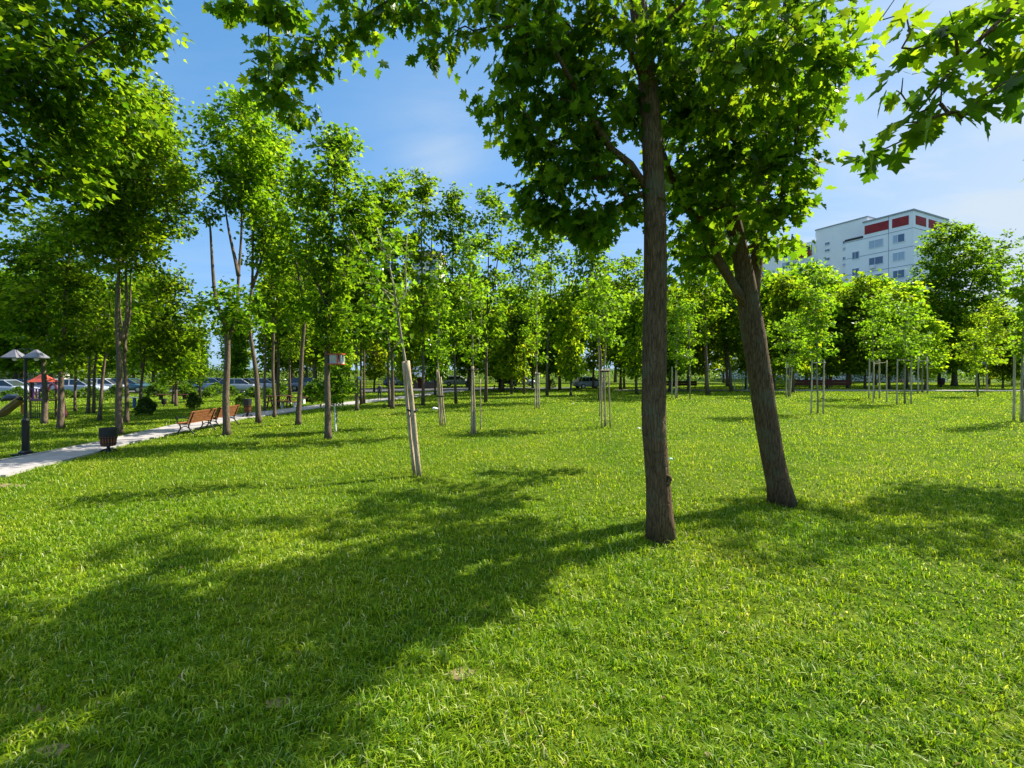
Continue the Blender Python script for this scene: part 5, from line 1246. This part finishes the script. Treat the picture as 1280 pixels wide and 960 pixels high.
wad('paper_scrap', 'white paper scrap on the lawn before the twiggy sprig', 716.5, 505, .09, (.75, .75, .7), 4)
d = depth(502.5); make_tree('sprig', 'thin green sprig sticking up alone from the lawn', 'plant', at(719, 502.5, d), [pst([(719, 502.5), (718, 495), (716, 489)], d, .012, .006)], [(at(717, 490, d), (.12,) * 3), (at(719.5, 494, d), (.12,) * 3)], 71, per=150, leaves=4, sigma=.06, size=.10, shape='far', flare=False, sides=5)

# fallen dry leaves and clover heads, too many to count
rs = np.random.RandomState(3); n = 420
y = 2.4 + 22 * rs.rand(n) ** 1.6; x = rs.uniform(-1.15, 1.15, n) * y
keep = ~((x < -9) & (y > 8)); x, y = x[keep], y[keep]; n = len(x)
pos = np.stack([x, y, rs.uniform(.03, .075, n)], 1); out = rs.normal(0, 1, (n, 3)); out[:, 2] = 0; out /= np.linalg.norm(out, axis=1)[:, None]
M['dry_leaf'] = leaf_material('dry_leaf', [(0, (.20, .13, .05)), (.5, (.34, .26, .11)), (1, (.45, .42, .28))], [(0, (.1, .06, .02)), (1, (.2, .15, .06))], gloss=.03)
o = link('fallen_leaves', leaf_mesh('fallen_leaves', pos, out, .034, LEAF_MID, rs, M['dry_leaf'], droop=0, tilt=.35)); tag(o, 'small dry leaves and pale scraps scattered in the grass', 'leaves', kind='stuff')

# ------------------------------------------------------------------ person walking on the far path
d = depth(500); H = 20.5 / FPX * d; root = empty('person', at(474.5, 500, d)); tag(root, 'person in dark clothes and pale top walking on the far path', 'person')
k = H / 1.72
J = {'pelvis': (0, 0, .92), 'waist': (0, 0, 1.08), 'chest': (0, .01, 1.30), 'neck': (0, 0, 1.46), 'head': (0, -.02, 1.58), 'crown': (0, -.01, 1.69)}
V = [J[q] for q in ('pelvis', 'waist', 'chest', 'neck', 'head', 'crown')]; E = [(0, 1), (1, 2), (2, 3), (3, 4), (4, 5)]; R = [.135, .12, .135, .055, .085, .06]
def chain(parent, pts, rads):
    p = parent
    for q, r_ in zip(pts, rads): V.append(q); R.append(r_); E.append((p, len(V) - 1)); p = len(V) - 1
for s_, st2 in ((-1, .16), (1, -.14)):
    chain(0, [(s_ * .09, -.01, .86), (s_ * .10, -st2 * .6 - .02, .48), (s_ * .10, -st2 + .04, .09), (s_ * .10, -st2 - .12, .035)], [.09, .06, .042, .032])
    chain(2, [(s_ * .17, .01, 1.38), (s_ * .23, st2 * .4, 1.12), (s_ * .22, st2 * .9 - .06, .88), (s_ * .21, st2 * .9 - .10, .78)], [.062, .045, .035, .03])
me = bpy.data.meshes.new('body'); me.from_pydata([Vector(v) * k for v in V], E, []); body = link('body', me, root)
sk = body.modifiers.new('skin', 'SKIN')
for i, sv in enumerate(me.skin_vertices[0].data): sv.radius = (R[i] * k, R[i] * k); sv.use_root = (i == 0)
ss = body.modifiers.new('sub', 'SUBSURF'); ss.levels = 2; ss.render_levels = 2
m_, n_, l_ = mat_new('person_clothes'); o_ = n_.new('ShaderNodeOutputMaterial'); p_ = n_.new('ShaderNodeBsdfPrincipled'); p_.inputs['Roughness'].default_value = .8
t_ = n_.new('ShaderNodeTexCoord'); s3 = n_.new('ShaderNodeSeparateXYZ'); l_.new(t_.outputs['Object'], s3.inputs[0]); dv = n_.new('ShaderNodeMath'); dv.operation = 'DIVIDE'; dv.inputs[1].default_value = H; l_.new(s3.outputs[2], dv.inputs[0])
r_ = ramp(n_, [(0, (.02, .02, .022)), (.50, (.025, .035, .03)), (.62, (.05, .04, .06)), (.84, (.45, .30, .24))]); r_.color_ramp.interpolation = 'CONSTANT'; l_.new(dv.outputs[0], r_.inputs[0]); l_.new(r_.outputs[0], p_.inputs['Base Color']); l_.new(p_.outputs[0], o_.inputs[0])
me.materials.append(m_)
bm = bmesh.new(); bmesh.ops.create_uvsphere(bm, u_segments=14, v_segments=10, radius=.105 * k)
bmesh.ops.delete(bm, geom=[v for v in bm.verts if v.co.z < -.02 * k and v.co.y < .03 * k], context='VERTS')
me = bpy.data.meshes.new('hair'); bm.to_mesh(me); bm.free(); me.materials.append(simple('brown_hair', (.05, .03, .02), .6)); link('hair', me, root, Vector((0, .0, 1.625)) * k)
